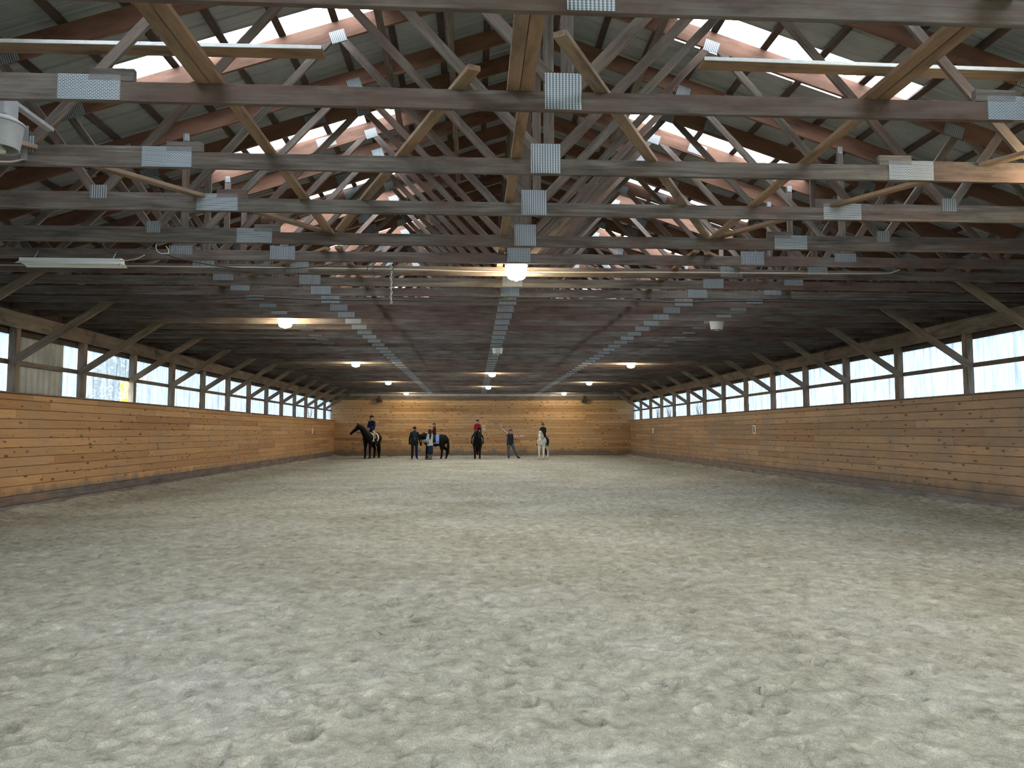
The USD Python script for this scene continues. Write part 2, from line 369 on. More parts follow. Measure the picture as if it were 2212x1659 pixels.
def floor_mesh():
    n_print = 26000
    cx = rng.uniform(-9.3, 9.3, n_print)
    cy = rng.uniform(-2.0, 45.2, n_print)
    ca, sa = np.cos(a := rng.uniform(0, 2 * PI, n_print)), np.sin(a)
    rad = rng.uniform(0.035, 0.085, n_print)
    dep = rng.uniform(0.004, 0.022, n_print)
    tilt = rng.uniform(0.02, 0.26, n_print)
    tree = cKDTree(np.c_[cx, cy])

    def height(x, y, fine=True):
        p = np.c_[x, y, np.zeros_like(x)]
        z = 0.05 * (meshkit.fbm(p * 0.7, 3, 3) - 0.5) + 0.03 * (meshkit.fbm(p * 2.3, 3, 11) - 0.5)
        if fine:
            grain = 0.030 * (meshkit.fbm(p * 8.0, 3, 5) - 0.5) + 0.018 * (meshkit.fbm(p * 30.0, 3, 6) - 0.5)
            d, k = tree.query(np.c_[x, y], k=2, distance_upper_bound=0.25, workers=-1)
            keep = np.ones_like(x)
            dz = np.zeros_like(x)
            for j in range(2):
                ok = np.isfinite(d[:, j])
                kk = np.where(ok, k[:, j], 0)
                dx, dy = x - cx[kk], y - cy[kk]
                u, v = dx * ca[kk] + dy * sa[kk], -dx * sa[kk] + dy * ca[kk]
                w = 0.25 * (meshkit.noise(p * 21.0 + j * 9.1, 21) - 0.5)
                q = np.sqrt((u / 1.5) ** 2 + v ** 2) / rad[kk] + w
                inside = np.where(ok, np.clip((1.0 - q) / 0.16, 0, 1), 0)
                rim = np.where(ok, np.exp(-((q - 1.15) / 0.16) ** 2), 0)
                dz += -dep[kk] * inside + u * tilt[kk] * inside + 0.3 * dep[kk] * rim
                keep *= 1 - 0.8 * inside
            z += grain * keep + dz
        # sand banked against the kick boards, and the trodden track beside them
        e = np.clip((np.abs(x) - (HW - 0.75)) / 0.75, 0, 1)
        z += e ** 2.2 * (0.10 + 0.05 * meshkit.noise(p * 1.6, 8))
        eb = np.clip((y - (BACK - 0.8)) / 0.8, 0, 1)
        z += eb ** 2 * 0.09
        return z

    V, F, at = [], [], 0
    for y0, y1, x0, x1, s, low in ((-4.05, 3.15, -HW - 0.1, HW + 0.1, 0.25, 0.03), (3.0, 6.25, -4.7, 4.7, 0.0135, 0), (3.0, 6.4, -HW - 0.1, -4.6, 0.15, 0.02), (3.0, 6.4, 4.6, HW + 0.1, 0.15, 0.02),
                                   (6.2, 11.1, -HW - 0.1, HW + 0.1, 0.025, 0), (11.0, 20.15, -HW - 0.1, HW + 0.1, 0.045, 0), (20.0, BACK + 0.1, -HW - 0.1, HW + 0.1, 0.08, 0)):
        nx, ny = int(round((x1 - x0) / s)) + 1, int(round((y1 - y0) / s)) + 1
        X, Y = np.meshgrid(np.linspace(x0, x1, nx), np.linspace(y0, y1, ny))
        z = height(X.ravel(), Y.ravel(), fine=s < 0.2)
        i = (np.arange(ny - 1)[:, None] * nx + np.arange(nx - 1)).ravel()
        V.append(np.c_[X.ravel(), Y.ravel(), z - low])
        F.append(np.vstack([np.c_[i, i + 1, i + nx + 1], np.c_[i, i + nx + 1, i + nx]]) + at)
        at += nx * ny
    return trimesh.Trimesh(np.vstack(V), np.vstack(F), process=False)


obj('floor', floor_mesh(), 'arena_sand', smooth=True, kind='structure')

# ------------------------------------------------------------------ plank walls
ROW = 0.1772


def plank_wall(name, m, ztop, along, at, inward, start, end, foot, seed):
    """boards laid level with staggered butt joints. along: unit vector of the boards; inward: towards the hall."""
    w = thing(name, kind='structure')
    r = random.Random(seed)
    along, inward, at = np.array(along, float), np.array(inward, float), np.array(at, float)
    rows, z = [], ztop
    first = True
    while z > -0.15:
        h = 0.12 if first and name != 'wall_back' else ROW
        rows.append((z - h, z))
        z -= h
        first = False
    for zi, (z0, z1) in enumerate(rows):
        s = start - r.uniform(0, 3.0)
        while s < end:
            L = r.choice((2.44, 3.05, 3.66, 3.66, 4.27, 4.88))
            a, b = max(s, start) + 0.0015, min(s + L, end) - 0.0015
            s += L
            if b - a < 0.05:
                continue
            proud = r.uniform(0, 0.003)
            mm = m
            if z0 < 0.03 and foot:
                mm = foot[0]
            elif z0 < 0.2 and foot:
                mm = foot[1]
            p = at + along * (a + b) / 2 - inward * (0.019 - proud) + np.array([0, 0, (z0 + z1) / 2])
            obj('plank', cbox(b - a, 0.038, z1 - z0 - 0.006, 0.006), mm, w, matrix=frame(p, along, inward))
    return w


plank_wall('wall_left', 'pine_left', KT, (0, 1, 0), (-HW, 0, 0), (1, 0, 0), NEAR, BACK, ('foot_board', 'foot_board_dark'), 1)
plank_wall('wall_right', 'pine_right', KT, (0, -1, 0), (HW, 0, 0), (-1, 0, 0), -BACK, -NEAR, ('foot_board', 'pine_right'), 2)
wb = plank_wall('wall_back', 'pine_back', 3.50, (-1, 0, 0), (0, BACK, 0), (0, -1, 0), -HW - 0.35, HW + 0.35, None, 3)
# above the boards of the back wall: dark framing, a nailer strip and the gable's steel cladding
board('header', (-HW - 0.3, BACK + 0.03, 3.63), (HW + 0.3, BACK + 0.03, 3.63), 0.24, 0.06, 'header_wood', wb)
board('ledger', (-HW - 0.3, BACK - 0.02, 3.515), (HW + 0.3, BACK - 0.02, 3.515), 0.03, 0.05, 'post_wood', wb)
gab = trimesh.Trimesh([(-9.9, BACK + 0.14, 3.4), (9.9, BACK + 0.14, 3.4), (9.9, BACK + 0.14, rz(9.9) + 0.03), (0, BACK + 0.14, RTOP + 0.03), (-9.9, BACK + 0.14, rz(9.9) + 0.03)], [(0, 1, 2), (0, 2, 3), (0, 3, 4)], process=False)
obj('gable_cladding', trimesh.creation.extrude_triangulation(np.array([(-9.9, 3.4), (9.9, 3.4), (9.9, rz(9.9) + .03), (0, RTOP + .03), (-9.9, rz(9.9) + .03)]), np.array([(0, 1, 2), (0, 2, 3), (0, 3, 4)]), 0.03).apply_transform(
    np.array([[1, 0, 0, 0], [0, 0, 1, BACK + 0.14], [0, 1, 0, 0], [0, 0, 0, 1.0]])), 'side_metal', wb)
# the near end, behind the camera: clad wall with the big doorway standing open
wf = thing('wall_front', kind='structure')
for x0, x1, z0, z1 in ((-9.9, -1.6, -0.1, 4.4), (1.6, 9.9, -0.1, 4.4), (-1.6, 1.6, 3.2, 4.4)):
    obj('cladding', box((x1 - x0, 0.05, z1 - z0), ((x0 + x1) / 2, NEAR - 0.06, (z0 + z1) / 2)), 'side_metal', wf)
obj('gable_cladding', trimesh.creation.extrude_triangulation(np.array([(-9.9, 4.4), (9.9, 4.4), (0, RTOP + .03), ]), np.array([(0, 1, 2)]), 0.03).apply_transform(
    np.array([[1, 0, 0, 0], [0, 0, 1, NEAR - 0.08], [0, 1, 0, 0], [0, 0, 0, 1.0]])), 'side_metal', wf)

# outer steel cladding behind the boards, below and above the windows, and behind the back wall's boards
for nm, sx in (('wall_left', -1), ('wall_right', 1)):
    for z0, z1 in ((-0.2, KT - 0.02), (3.38, rz(9.4) + 0.0)):
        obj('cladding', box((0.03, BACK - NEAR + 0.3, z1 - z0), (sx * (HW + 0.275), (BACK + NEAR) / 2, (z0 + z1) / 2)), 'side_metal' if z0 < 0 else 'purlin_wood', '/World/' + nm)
obj('cladding', box((19.0, 0.03, 3.7), (0, BACK + 0.11, 1.75)), 'side_metal', wb)

# foot board along the right-hand wall, grey with dust
tb = thing('trim_1', kind='structure')
s = NEAR
while s < BACK - 0.2:
    e = min(s + 4.88, BACK)
    board('foot_plank', (HW - 0.02, s + 0.002, 0.10), (HW - 0.02, e - 0.002, 0.10), 0.235, 0.05, 'foot_board', tb, y=(1, 0, 0))
    s = e
# sills on top of the kick boards, headers over the windows
for n, sx in ((2, -1), (3, 1)):
    t = thing(f'trim_{n}', kind='structure')
    s = NEAR
    while s < BACK - 0.2:
        e = min(s + 4.77, BACK)
        board('sill_plank', (sx * (HW + 0.09), s + 0.002, KT + 0.012), (sx * (HW + 0.09), e - 0.002, KT + 0.012), 0.024, 0.26, 'post_wood', t, y=(1, 0, 0))
        board('header_beam', (sx * (HW + 0.03), s + 0.002, 3.62), (sx * (HW + 0.03), e - 0.002, 3.62), 0.30, 0.045, 'header_wood', t, y=(1, 0, 0))
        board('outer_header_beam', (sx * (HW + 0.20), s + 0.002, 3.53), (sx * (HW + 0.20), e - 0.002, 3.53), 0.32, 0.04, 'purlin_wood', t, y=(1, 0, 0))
        s = e

# ------------------------------------------------------------------ roof: purlins, ribbed steel sheets, translucent sheets
roof = thing('ceiling', kind='structure')
SL = math.hypot(3, 1) / 3
PX = [2.374 + 0.632 * k for k in range(12)] + [2.374 - 0.632 * k for k in (1, 2, 3)]
for sx in (-1, 1):
    for x in PX:
        zc = rz(x) + 0.02
        yy = NEAR
        while yy < BACK:
            ye = min(yy + 12.3, BACK + 0.3)
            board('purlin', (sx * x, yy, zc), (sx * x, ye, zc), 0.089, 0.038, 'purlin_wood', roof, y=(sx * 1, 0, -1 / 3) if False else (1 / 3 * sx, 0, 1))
            yy = ye


def ribbed(y0, y1, d0, d1, sx, rib=0.2286, h=0.019, zoff=0.04):
    """roof sheet from distance d0 to d1 off the ridge line (horizontal), with ribs running down the slope."""
    prof, y = [], y0
    n = max(1, int(round((y1 - y0) / rib)))
    st = (y1 - y0) / n
    for i in range(n):
        a = y0 + i * st
        prof += [(a, 0), (a + st * 0.40, 0), (a + st * 0.46, 0.25 * h), (a + st * 0.50, 0), (a + st * 0.78, 0), (a + st * 0.85, h), (a + st * 0.95, h)]
    prof.append((y1, 0))
    prof = np.array(prof)
    k = len(prof)
    v = []
    for d in (d0, d1):
        v.append(np.c_[np.full(k, sx * d), prof[:, 0], RTOP - d / 3 + zoff + prof[:, 1]])
    v = np.vstack(v)
    f = np.array([(i, i + 1, k + i + 1, k + i) for i in range(k - 1)])
    f = np.vstack([f[:, [0, 1, 2]], f[:, [0, 2, 3]]])
    return trimesh.Trimesh(v, f, process=False)


SK0, SKP, SKW = 8.44, 2.842, 0.805
k = -5
while True:
    a = SK0 + k * SKP
    if a > BACK + 0.2:
        break
    for sx in (-1, 1):
        for y0, y1, d0, d1, m, nm in ((a, a + SKW, 0.0, 1.93, 'roof_metal', 'roof_sheet'), (a, a + SKW, 1.92, 4.95, 'skylight_sheet', 'skylight_sheet'), (a, a + SKW, 4.94, 9.95, 'roof_metal', 'roof_sheet'),
                                     (a + SKW, a + SKW + 1.0185, 0.0, 9.95, 'roof_metal', 'roof_sheet'), (a + SKW + 1.0185, a + SKP, 0.0, 9.95, 'roof_metal', 'roof_sheet')):
            y0, y1 = max(y0, NEAR - 0.1), min(y1, BACK + 0.2)
            if y1 - y0 < 0.05:
                continue
            obj(nm, ribbed(y0, y1, d0, d1, sx, zoff=0.042), m, roof)
    k += 1
obj('ridge_cap', cat_([box((0.3, BACK - NEAR + 0.4, 0.012)).apply_transform(trimesh.transformations.rotation_matrix(sx * math.atan(1 / 3), (0, 1, 0))).apply_translation((sx * 0.14, (BACK + NEAR) / 2, RTOP + 0.035)) for sx in (-1, 1)]), 'roof_metal', roof)

# ------------------------------------------------------------------ side windows: corrugated translucent sheets on a middle rail
GAP = (18.44, 18.98)        # a lost piece of sheet, left wall
METAL = (14.13, 15.92)      # steel sheet patched into the left wall


def upright_sheet(y0, y1, z0, z1, x, sx, pitch=0.152, h=0.016):
    n = max(1, int(round((y1 - y0) / pitch)))
    st = (y1 - y0) / n
    prof = []
    for i in range(n):
        a = y0 + i * st
        prof += [(a, 0), (a + st * 0.30, 0), (a + st * 0.42, h), (a + st * 0.72, h), (a + st * 0.84, 0)]
    prof.append((y1, 0))
    prof = np.array(prof)
    k = len(prof)
    v = np.vstack([np.c_[x + sx * prof[:, 1], prof[:, 0], np.full(k, z)] for z in (z0, z1)])
    f = np.array([(i, i + 1, k + i + 1, k + i) for i in range(k - 1)])
    f = np.vstack([f[:, [0, 1, 2]], f[:, [0, 2, 3]]])
    return trimesh.Trimesh(v, f, process=False)


wn = 1
for sx in (-1, 1):
    for i in range(-7, 13):
        y0, y1 = P0 + PS * i, (P0 + PS * (i + 1) if i < 12 else BACK + 0.1)
        if y1 < NEAR:
            continue
        y0 = max(y0, NEAR)
        w = thing(f'window_{wn}', kind='structure')
        wn += 1
        x = sx * (HW + 0.235)
        zmid = 2.845
        for z0, z1, nm in ((KT - 0.05, zmid, 'lower'), (zmid, 3.55, 'upper')):
            if sx < 0 and i == 0:
                obj('steel_sheet', upright_sheet(METAL[0], METAL[1], z0, z1, x, sx, 0.19, 0.022), 'side_metal', w, label='opaque grey steel sheet')
                obj('pane', upright_sheet(METAL[1], y1, z0, z1, x, sx), 'window_sheet', w)
            elif sx < 0 and i == 1 and nm == 'lower':
                obj('pane', upright_sheet(y0, GAP[0], z0, z1, x, sx), 'window_sheet', w)
            else:
                ym = (y0 + y1) / 2 + 0.05 * math.sin(i * 3.1)
                obj('pane', upright_sheet(y0, ym, z0, z1, x, sx), 'window_sheet', w)
                obj('pane', upright_sheet(ym, y1, z0, z1, x + sx * 0.002, sx), 'window_sheet', w)
        board('rail', (sx * (HW + 0.195), y0, zmid), (sx * (HW + 0.195), y1, zmid), 0.089, 0.04, 'header_wood', w, y=(1, 0, 0))

# ------------------------------------------------------------------ posts with knee braces


def make_post(sx, y, label):
    t = thing('wall_post', label, 'post', (sx * (POSTX + 0.07), y, 0))
    obj('shaft', cbox(3.62, 0.14, 0.14, 0.006), 'post_wood', t, matrix=frame((0, -0.07, 1.81), (0, 0, 1), (0, 1, 0)))
    board('knee_brace', (-sx * 0.05, 0.02 - 0.165, 2.855), (-sx * 1.90, 0.02 - 0.165, HB + 0.31), 0.14, 0.038, 'post_wood', t)
    return t


SIDE = {-1: 'left', 1: 'right'}
for sx in (-1, 1):
    for i in range(-1, 13):
        y = P0 + PS * i + 0.14 * 0
        if i == -1:
            lb = f'square timber post just outside the {SIDE[sx]} edge, only its knee brace showing'
        else:
            lb = f'weathered square timber post with knee brace, {ORD[i]} along the {SIDE[sx]} wall from the near end'
        make_post(sx, y, lb)

# ------------------------------------------------------------------ roof trusses


def make_truss(kind, y, label):
    t = thing('roof_truss', label, 'roof truss', (0, y, 0))
    TH = 0.038
    HB = 3.777 if kind == 'wide' else HB2
    V = 4.47 if kind == 'wide' else 4.6
    cy = TH / 2
    co = 0.184 if kind == 'wide' else 0.14
    J = 3.27
    bar = lambda nm, a, b, wd, m, dy=0.0: board(nm, (a[0], cy + dy, a[1]), (b[0], cy + dy, b[1]), wd, TH, m, t)
    bar('bottom_chord', (-J + 0.001, HB + 0.07), (J - 0.001, HB + 0.07), 0.14, 'truss_wood')
    for s in (-1, 1):
        bar('bottom_chord', (s * J, HB + co / 2), (s * 9.42, HB + co / 2), co, 'truss_wood')
    for s in (-1, 1):
        bar('rafter', (s * 0.0, RTOP - 0.124), (s * 9.85, rz(9.85) - 0.124), 0.235, 'rafter_wood')
    zm = lambda x: rz(x) - 0.124
    bar('king_post', (0, HB + 0.14), (0, RTOP - 0.2), 0.089, 'web_wood')
    E = 0.0006   # webs sit a hair back from the chords' face
    for s in (-1, 1):
        bar('web', (s * 0.05, HB + 0.16), (s * 2.30, zm(2.30) - 0.09), 0.089, 'web_wood', E)
        bar('web', (s * (V - 0.05), HB + co + 0.02), (s * 2.42, zm(2.42) - 0.08), 0.089, 'web_wood', E)
        bar('web', (s * (V + 0.06), HB + co + 0.02), (s * 5.50, zm(5.50) - 0.08), 0.089, 'web_wood', E)
        bar('web', (s * 6.90, HB + co + 0.01), (s * 5.62, zm(5.62) - 0.08), 0.089, 'web_wood', E)
        bar('web', (s * 7.0, HB + co + 0.01), (s * 7.5, zm(7.5) - 0.1), 0.089, 'web_wood', E)
        if kind == 'close':
            bar('web', (s * V, HB + co), (s * V, zm(V) - 0.06), 0.089, 'web_wood', E)

    def plate(x, z, w, h, m, ang=0.0):
        a = math.radians(ang)
        for dy, nm in ((-0.002, 'gusset_plate'),):
            obj(nm, box((w, 0.003, h)), m, t, matrix=frame((x, dy, z), (math.cos(a), 0, math.sin(a)), (0, 1, 0)))

    sl = math.degrees(math.atan(1 / 3))
    if kind == 'wide':
        plate(-0.03, HB + 0.142, 0.262, 0.265, 'ribbed_plate')
        for s in (-1, 1):
            plate(s * 3.285, HB + 0.095, 0.415, 0.176, 'slotted_plate')
            board('splice_block', (s * 3.29, cy, HB + 0.185), (s * 2.99, cy, HB + 0.185), 0.089, 0.045, 'truss_wood', t)
            plate(s * 4.47, HB + co + 0.0, 0.163, 0.14, 'ribbed_plate')
    else:
        plate(-0.03, HB + 0.118, 0.325, 0.20, 'ribbed_plate')
        for s in (-1, 1):
            plate(s * 3.275, HB + 0.112, 0.336, 0.19, 'ribbed_plate')
            plate(s * (V + 0.03), HB + 0.135, 0.315, 0.122, 'ribbed_plate')
            plate(s * V, zm(V) - 0.13, 0.075, 0.10, 'ribbed_plate')
            plate(s * 3.05, zm(3.05), 0.30, 0.17, 'ribbed_plate', -s * sl)
    for s in (-1, 1):
        plate(s * 2.33, zm(2.33) - 0.08, 0.19, 0.15, 'ribbed_plate', -s * sl)
        plate(s * 5.45, zm(5.45) - 0.06, 0.26, 0.15, 'ribbed_plate', -s * sl)
    return t


NEAR_LABELS = [
    'weathered timber roof truss cut off by the very top edge, nearest the camera',
    'weathered roof truss second from the camera, slotted splice plate at its left',
    'weathered roof truss third from the camera, its right half lit warm yellow by a lamp',
    'weathered roof truss fourth from the camera, behind the one lit warm at the right',
    'weathered roof truss fifth from the camera, its reddish rafters lit by skylights',
    'roof truss sixth from the camera, just in front of the large lit centre lamp',
    'roof truss seventh from the camera, glowing yellow behind the large lit centre lamp',
    'roof truss eighth from the camera, second one behind the large lit centre lamp',
    'roof truss ninth from the camera, just in front of the long wavy cable',
    'roof truss tenth from the camera, carrying the long wavy cable',
    'roof truss eleventh from the camera, next one behind the long wavy cable',
]
FAR_GROUPS = [(14.6, 'grey roof truss between the long wavy cable and the nearest lit lamp on the left', 'trusses before the left lamp'),
              (19.0, 'grey roof truss between the nearest left lamp and the small unlit centre lamp', 'trusses before the unlit centre lamp'),
              (26.9, 'grey roof truss between the small unlit centre lamp and the second lit centre lamp', 'trusses before the second lit centre lamp'),
              (99.0, 'grey roof truss beyond the second lit centre lamp, near the back wall', 'trusses near the back wall')]
first = {}
for i, y in enumerate(TY):
    kind = 'wide' if i < 5 else 'close'
    if i < len(NEAR_LABELS):
        lb, gp = NEAR_LABELS[i], None
    else:
        lb, gp = next((l, g) for lim, l, g in FAR_GROUPS if y < lim)
    if kind not in first:
        first[kind] = make_truss(kind, y, lb)
    else:
        dup(first[kind], (0, y, 0), lb, gp)

# ------------------------------------------------------------------ loose bracing laid over the bottom chords
ZB = HB + 0.14 + 0.019
up = lambda *pts: [(a, b, HB2 + 0.159, HB2 + 0.159) for a, b in pts]


def flat(name, pts, label, cat='brace', wd=0.089, z=ZB, m='brace_wood', th=0.038, edge=None):
    """pts: pieces ((x0,y0),(x1,y1)) of 2x4 laid flat."""
    t = thing(name, label, cat)
    for (x0, y0), (x1, y1), *zz in pts:
        z0, z1 = zz if zz else (z, z)
        d = np.array([x1 - x0, y1 - y0, z1 - z0])
        n = np.cross(d, (0, 0, 1.0))
        board('plank', (x0, y0, z0), (x1, y1, z1), th, wd, m, t, y=n)
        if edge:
            board('edge_strip', (x0, y0 - wd / 2 - 0.004, z0), (x1, y1 - wd / 2 - 0.004, z1), th, 0.008, edge, t, y=(0, 1, 0), label='pale edge strip')  # added strip, its pale colour stands for skylight on the edge
    return t


flat('lateral_brace', [((-0.385, 2.6), (-0.385, 5.3)), ((-0.292, 3.0), (-0.292, 9.2))] + up(((-0.28, 9.8), (-0.25, 13.2)), ((-0.16, 13.0), (-0.16, 22.0)), ((-0.25, 21.8), (-0.25, 32.0)), ((-0.16, 31.8), (-0.16, 44.5))),
     'doubled brown plank running away from the camera along the middle of the trusses')
flat('lateral_brace', [((-2.53, 2.6), (-2.53, 5.2)), ((-2.44, 3.0), (-2.40, 9.2))] + up(((-2.49, 9.8), (-2.49, 17.0)), ((-2.40, 16.8), (-2.40, 26.0)), ((-2.49, 25.8), (-2.49, 36.0)), ((-2.40, 35.8), (-2.40, 44.5))),
     'doubled brown plank running away from the camera over the trusses on the left')
flat('lateral_brace', [((2.20, 2.6), (2.20, 5.2)), ((2.295, 3.0), (2.33, 9.2))] + up(((2.42, 9.8), (2.42, 17.0)), ((2.33, 16.8), (2.33, 26.0)), ((2.42, 25.8), (2.42, 36.0)), ((2.33, 35.8), (2.33, 44.5))),
     'doubled brown plank running away from the camera over the trusses on the right')
flat('diagonal_brace', [((-0.66, 4.70), (-2.27, 8.68))], 'diagonal plank left of the centre with its sawn near end showing above the second truss')
flat('diagonal_brace', [((-0.14, 4.26), (2.20, 8.70))], 'diagonal plank right of the centre, its sawn near end sticking up over the second truss')
flat('diagonal_brace', [((-4.95, 5.55), (-2.42, 8.80))], 'thin diagonal plank at upper left slanting down to the fifth truss')
flat('diagonal_brace', [((4.75, 5.0), (2.36, 8.80))], 'thin diagonal plank at upper right slanting down to the fifth truss')
flat('diagonal_brace', up(((-2.65, 9.9), (-5.9, 13.6))), 'diagonal plank half hidden over the trusses beside the long tube light')
flat('diagonal_brace', up(((2.6, 9.9), (5.7, 13.4))), 'diagonal plank half hidden over the trusses, right of the large lit centre lamp')
flat('cross_plank', [((-5.6, 6.92), (-2.12, 6.92), 5.17, 5.19)], 'level plank with a pale lit edge across the upper left', wd=0.19, m='brace_wood', edge='edge_light_paint')
flat('cross_plank', [((1.60, 6.92), (5.6, 6.92), 5.18, 5.14)], 'level plank with a pale lit edge across the upper right', wd=0.19, m='brace_wood', edge='edge_light_paint')
flat('rafter_runner', [((-1.78, 7.3), (-1.86, 12.2), 6.47, 6.47)], 'narrow runner under the rafters left of centre, pointing away', m='web_wood')
flat('rafter_runner', [((-0.97, 8.5), (-0.985, 15.0), 6.74, 6.74)], 'narrow runner under the rafters just left of the ridge', m='web_wood')
flat('rafter_runner', [((1.62, 7.3), (1.72, 12.2), 6.50, 6.50)], 'narrow runner under the rafters right of centre, pointing away', m='web_wood')

# ------------------------------------------------------------------ bay lamps


def make_lamp(label, loc, lit, group=None):
    t = thing('bay_lamp', label, 'lamp', loc, group=group)
    r = 0.152
    obj('ballast_housing', rbox((0.17, 0.17, 0.17), 0.02, (0, 0, 0.105)), 'lamp_grey', t, smooth=35)
    obj('collar', lathe([(0, 0.035), (0.085, 0.035), (0.10, 0.03), (r + 0.012, -0.012), (r + 0.014, -0.026), (r + 0.002, -0.03), (r - 0.004, -0.022), (0.09, 0.018), (0, 0.02)], 36), 'lamp_grey' if lit or loc[1] < 7 else 'lamp_white', t, smooth=35)
    if lit:
        obj('glowing_lens', lathe([(0, -0.018), (r - 0.004, -0.024), (r, -0.05), (0.137, -0.16), (0.128, -0.20), (0.10, -0.222), (0.045, -0.234), (0.02, -0.25), (0, -0.252)], 36), 'lamp_glow', t, smooth=40, label='glowing white lens')
    else:
        mm = 'lamp_grey' if loc[1] < 7 else 'lamp_white'
        obj('shade', lathe([(r + 0.003, -0.026), (0.131, -0.212), (0.134, -0.217), (0.128, -0.219), (0.122, -0.21), (r - 0.01, -0.03), (r - 0.004, -0.024), (r + 0.003, -0.026)], 36), mm, t, smooth=40)
        obj('inner_reflector', lathe([(0, -0.028), (r - 0.016, -0.03), (0.118, -0.205), (0.114, -0.205), (r - 0.022, -0.036), (0, -0.034)], 32), 'lamp_inside', t, smooth=40)
        b = thing_part = obj('bulb_holder', lathe([(0, -0.036), (0.02, -0.036), (0.02, -0.19), (0.04, -0.215), (0.045, -0.23), (0.04, -0.238), (0, -0.24)], 18), 'lamp_white', t, smooth=40)
    return t


HZ = HB - 0.006 - 0.19 * 0
for x, y, lit, lb in (
        (-4.26, 5.60, False, 'unlit grey bay lamp cut off by the upper left edge'),
        (4.72, 5.60, True, 'lit bay lamp just outside the upper right edge, lighting the third truss'),
        (-0.04, 10.4, True, 'largest lit bay lamp, hanging in the middle nearest the camera'),
        (-4.62, 15.45, True, 'lit bay lamp on the left, nearest of the left-hand row'),
        (4.62, 15.45, False, 'unlit white bay lamp on the right under the trusses'),
        (0.02, 20.1, False, 'small unlit white bay lamp in the middle row'),
        (-4.62, 24.7, True, 'lit bay lamp of the left-hand row, second nearest'),
        (4.75, 24.9, True, 'lit bay lamp of the right-hand row, nearest that is lit'),
        (0.09, 28.6, True, 'lit bay lamp in the middle row, beyond the small unlit one'),
        (-4.60, 34.3, True, 'lit bay lamp of the left-hand row, third nearest'),
        (4.78, 34.3, True, 'lit bay lamp of the right-hand row, second of the lit ones'),
        (0.11, 37.6, True, 'lit bay lamp in the middle row, farthest away'),
        (-4.62, 43.4, True, 'lit bay lamp of the left-hand row, closest to the back wall'),
        (4.75, 43.3, True, 'lit bay lamp of the right-hand row, closest to the back wall')):
    if y > 9:       # half way between two trusses
        y = 9.991 + 0.841 * (round((y - 9.991) / 0.841 - 0.5) + 0.5)
    t = make_lamp(lb, (x, y, 3.883 if y < 9 else 3.952), lit)
    # strut from truss to truss that carries the lamp
    g0, g1 = (TY[1] + 0.038, TY[2]) if y < 9 else (y - 0.4015, y + 0.4015)
    obj('hanging_bar', box((0.06, g1 - g0, 0.03), (0, (g0 + g1) / 2 - y, 0.205)), 'lamp_grey', t)
    if x < -4 and y < 7:
        obj('bracket', box((0.05, 0.012, 0.30), (-0.20, 0.63, 0.08)), 'steel', t)
        obj('feed_cable', tube(smooth_path([(-0.60, 0.45, -0.16), (-0.40, 0.50, -0.13), (-0.27, 0.58, -0.10), (-0.20, 0.62, -0.06)], 24), 0.008), 'cable_pale', t, smooth=True)

# ------------------------------------------------------------------ tube light, cables, chain, loudspeakers, signs
tl = thing('tube_light', 'long white tube light hanging under the trusses at left', 'light fixture', (-5.98, 9.83, 3.775))
obj('reflector', trimesh.creation.extrude_polygon(__import__('shapely').Polygon([(-0.13, -0.045), (-0.05, 0.0), (-0.045, 0.045), (0.045, 0.045), (0.05, 0.0), (0.13, -0.045), (0.127, -0.049), (0.045, -0.006), (-0.045, -0.006), (-0.127, -0.049)]), 1.31).apply_transform(
    np.array([[0, 0, 1, -0.655], [1, 0, 0, 0], [0, 1, 0, 0], [0, 0, 0, 1.0]])), 'white_enamel', tl)
for yy in (-0.06, 0.06):
    obj('tube', trimesh.creation.cylinder(0.016, 1.2, sections=12).apply_transform(trimesh.transformations.rotation_matrix(PI / 2, (0, 1, 0))).apply_translation((0, yy, -0.028)), 'tube_glass', tl, smooth=40)
for xx in (-0.64, 0.64):
    obj('end_cap', rbox((0.02, 0.11, 0.07), 0.006, (xx, 0, 0.01)), 'white_enamel', tl)
for xx in (-0.5, 0.52):
    obj('hanger', tube([(xx, 0, 0.04), (xx, 0.05, 0.10), (xx, 0.10, 0.17)], 0.004, 6), 'steel', tl)


def cable(pts, r, m, label, n=80):
    pts = [(EYE[0] + (x - EYE[0]) * 1.035, y * 1.035, EYE[2] + (z - EYE[2]) * 1.035) for x, y, z in pts]
    return obj('cable', tube(smooth_path(pts, n), r, 8), m, smooth=True, label=label, cat='cable')


cable([(-9.0, 10.41, 3.85), (-6.0, 10.41, 3.86), (-2.53, 10.41, 3.856), (-1.48, 10.41, 3.852), (-0.68, 10.41, 3.836), (0.53, 10.41, 3.836), (2.43, 10.41, 3.853), (3.96, 10.41, 3.857), (5.58, 10.41, 3.874), (5.7, 10.43, 3.93)], 0.011, 'cable_pale',
      'thin straight conduit crossing behind the large lit centre lamp')
cable([(-9.0, 12.03, 3.73), (-7.7, 12.03, 3.728), (-6.64, 12.03, 3.724), (-5.21, 12.03, 3.685), (-4.17, 12.03, 3.73), (-3.12, 12.03, 3.697), (-1.98, 12.03, 3.70), (-0.68, 12.03, 3.703), (1.49, 12.03, 3.725), (2.91, 12.03, 3.708), (3.79, 12.03, 3.737), (5.48, 12.03, 3.727), (7.2, 12.03, 3.735), (8.9, 12.03, 3.723)], 0.016, 'cable_dark',
      'long wavy dark cable slung across the whole hall', 160)
cable([(-5.5, 9.2, 4.05), (-5.35, 9.25, 3.93), (-5.25, 9.3, 3.80), (-5.1, 9.35, 3.78)], 0.008, 'cable_dark', 'short dark cable dropping to the tube light', 30)
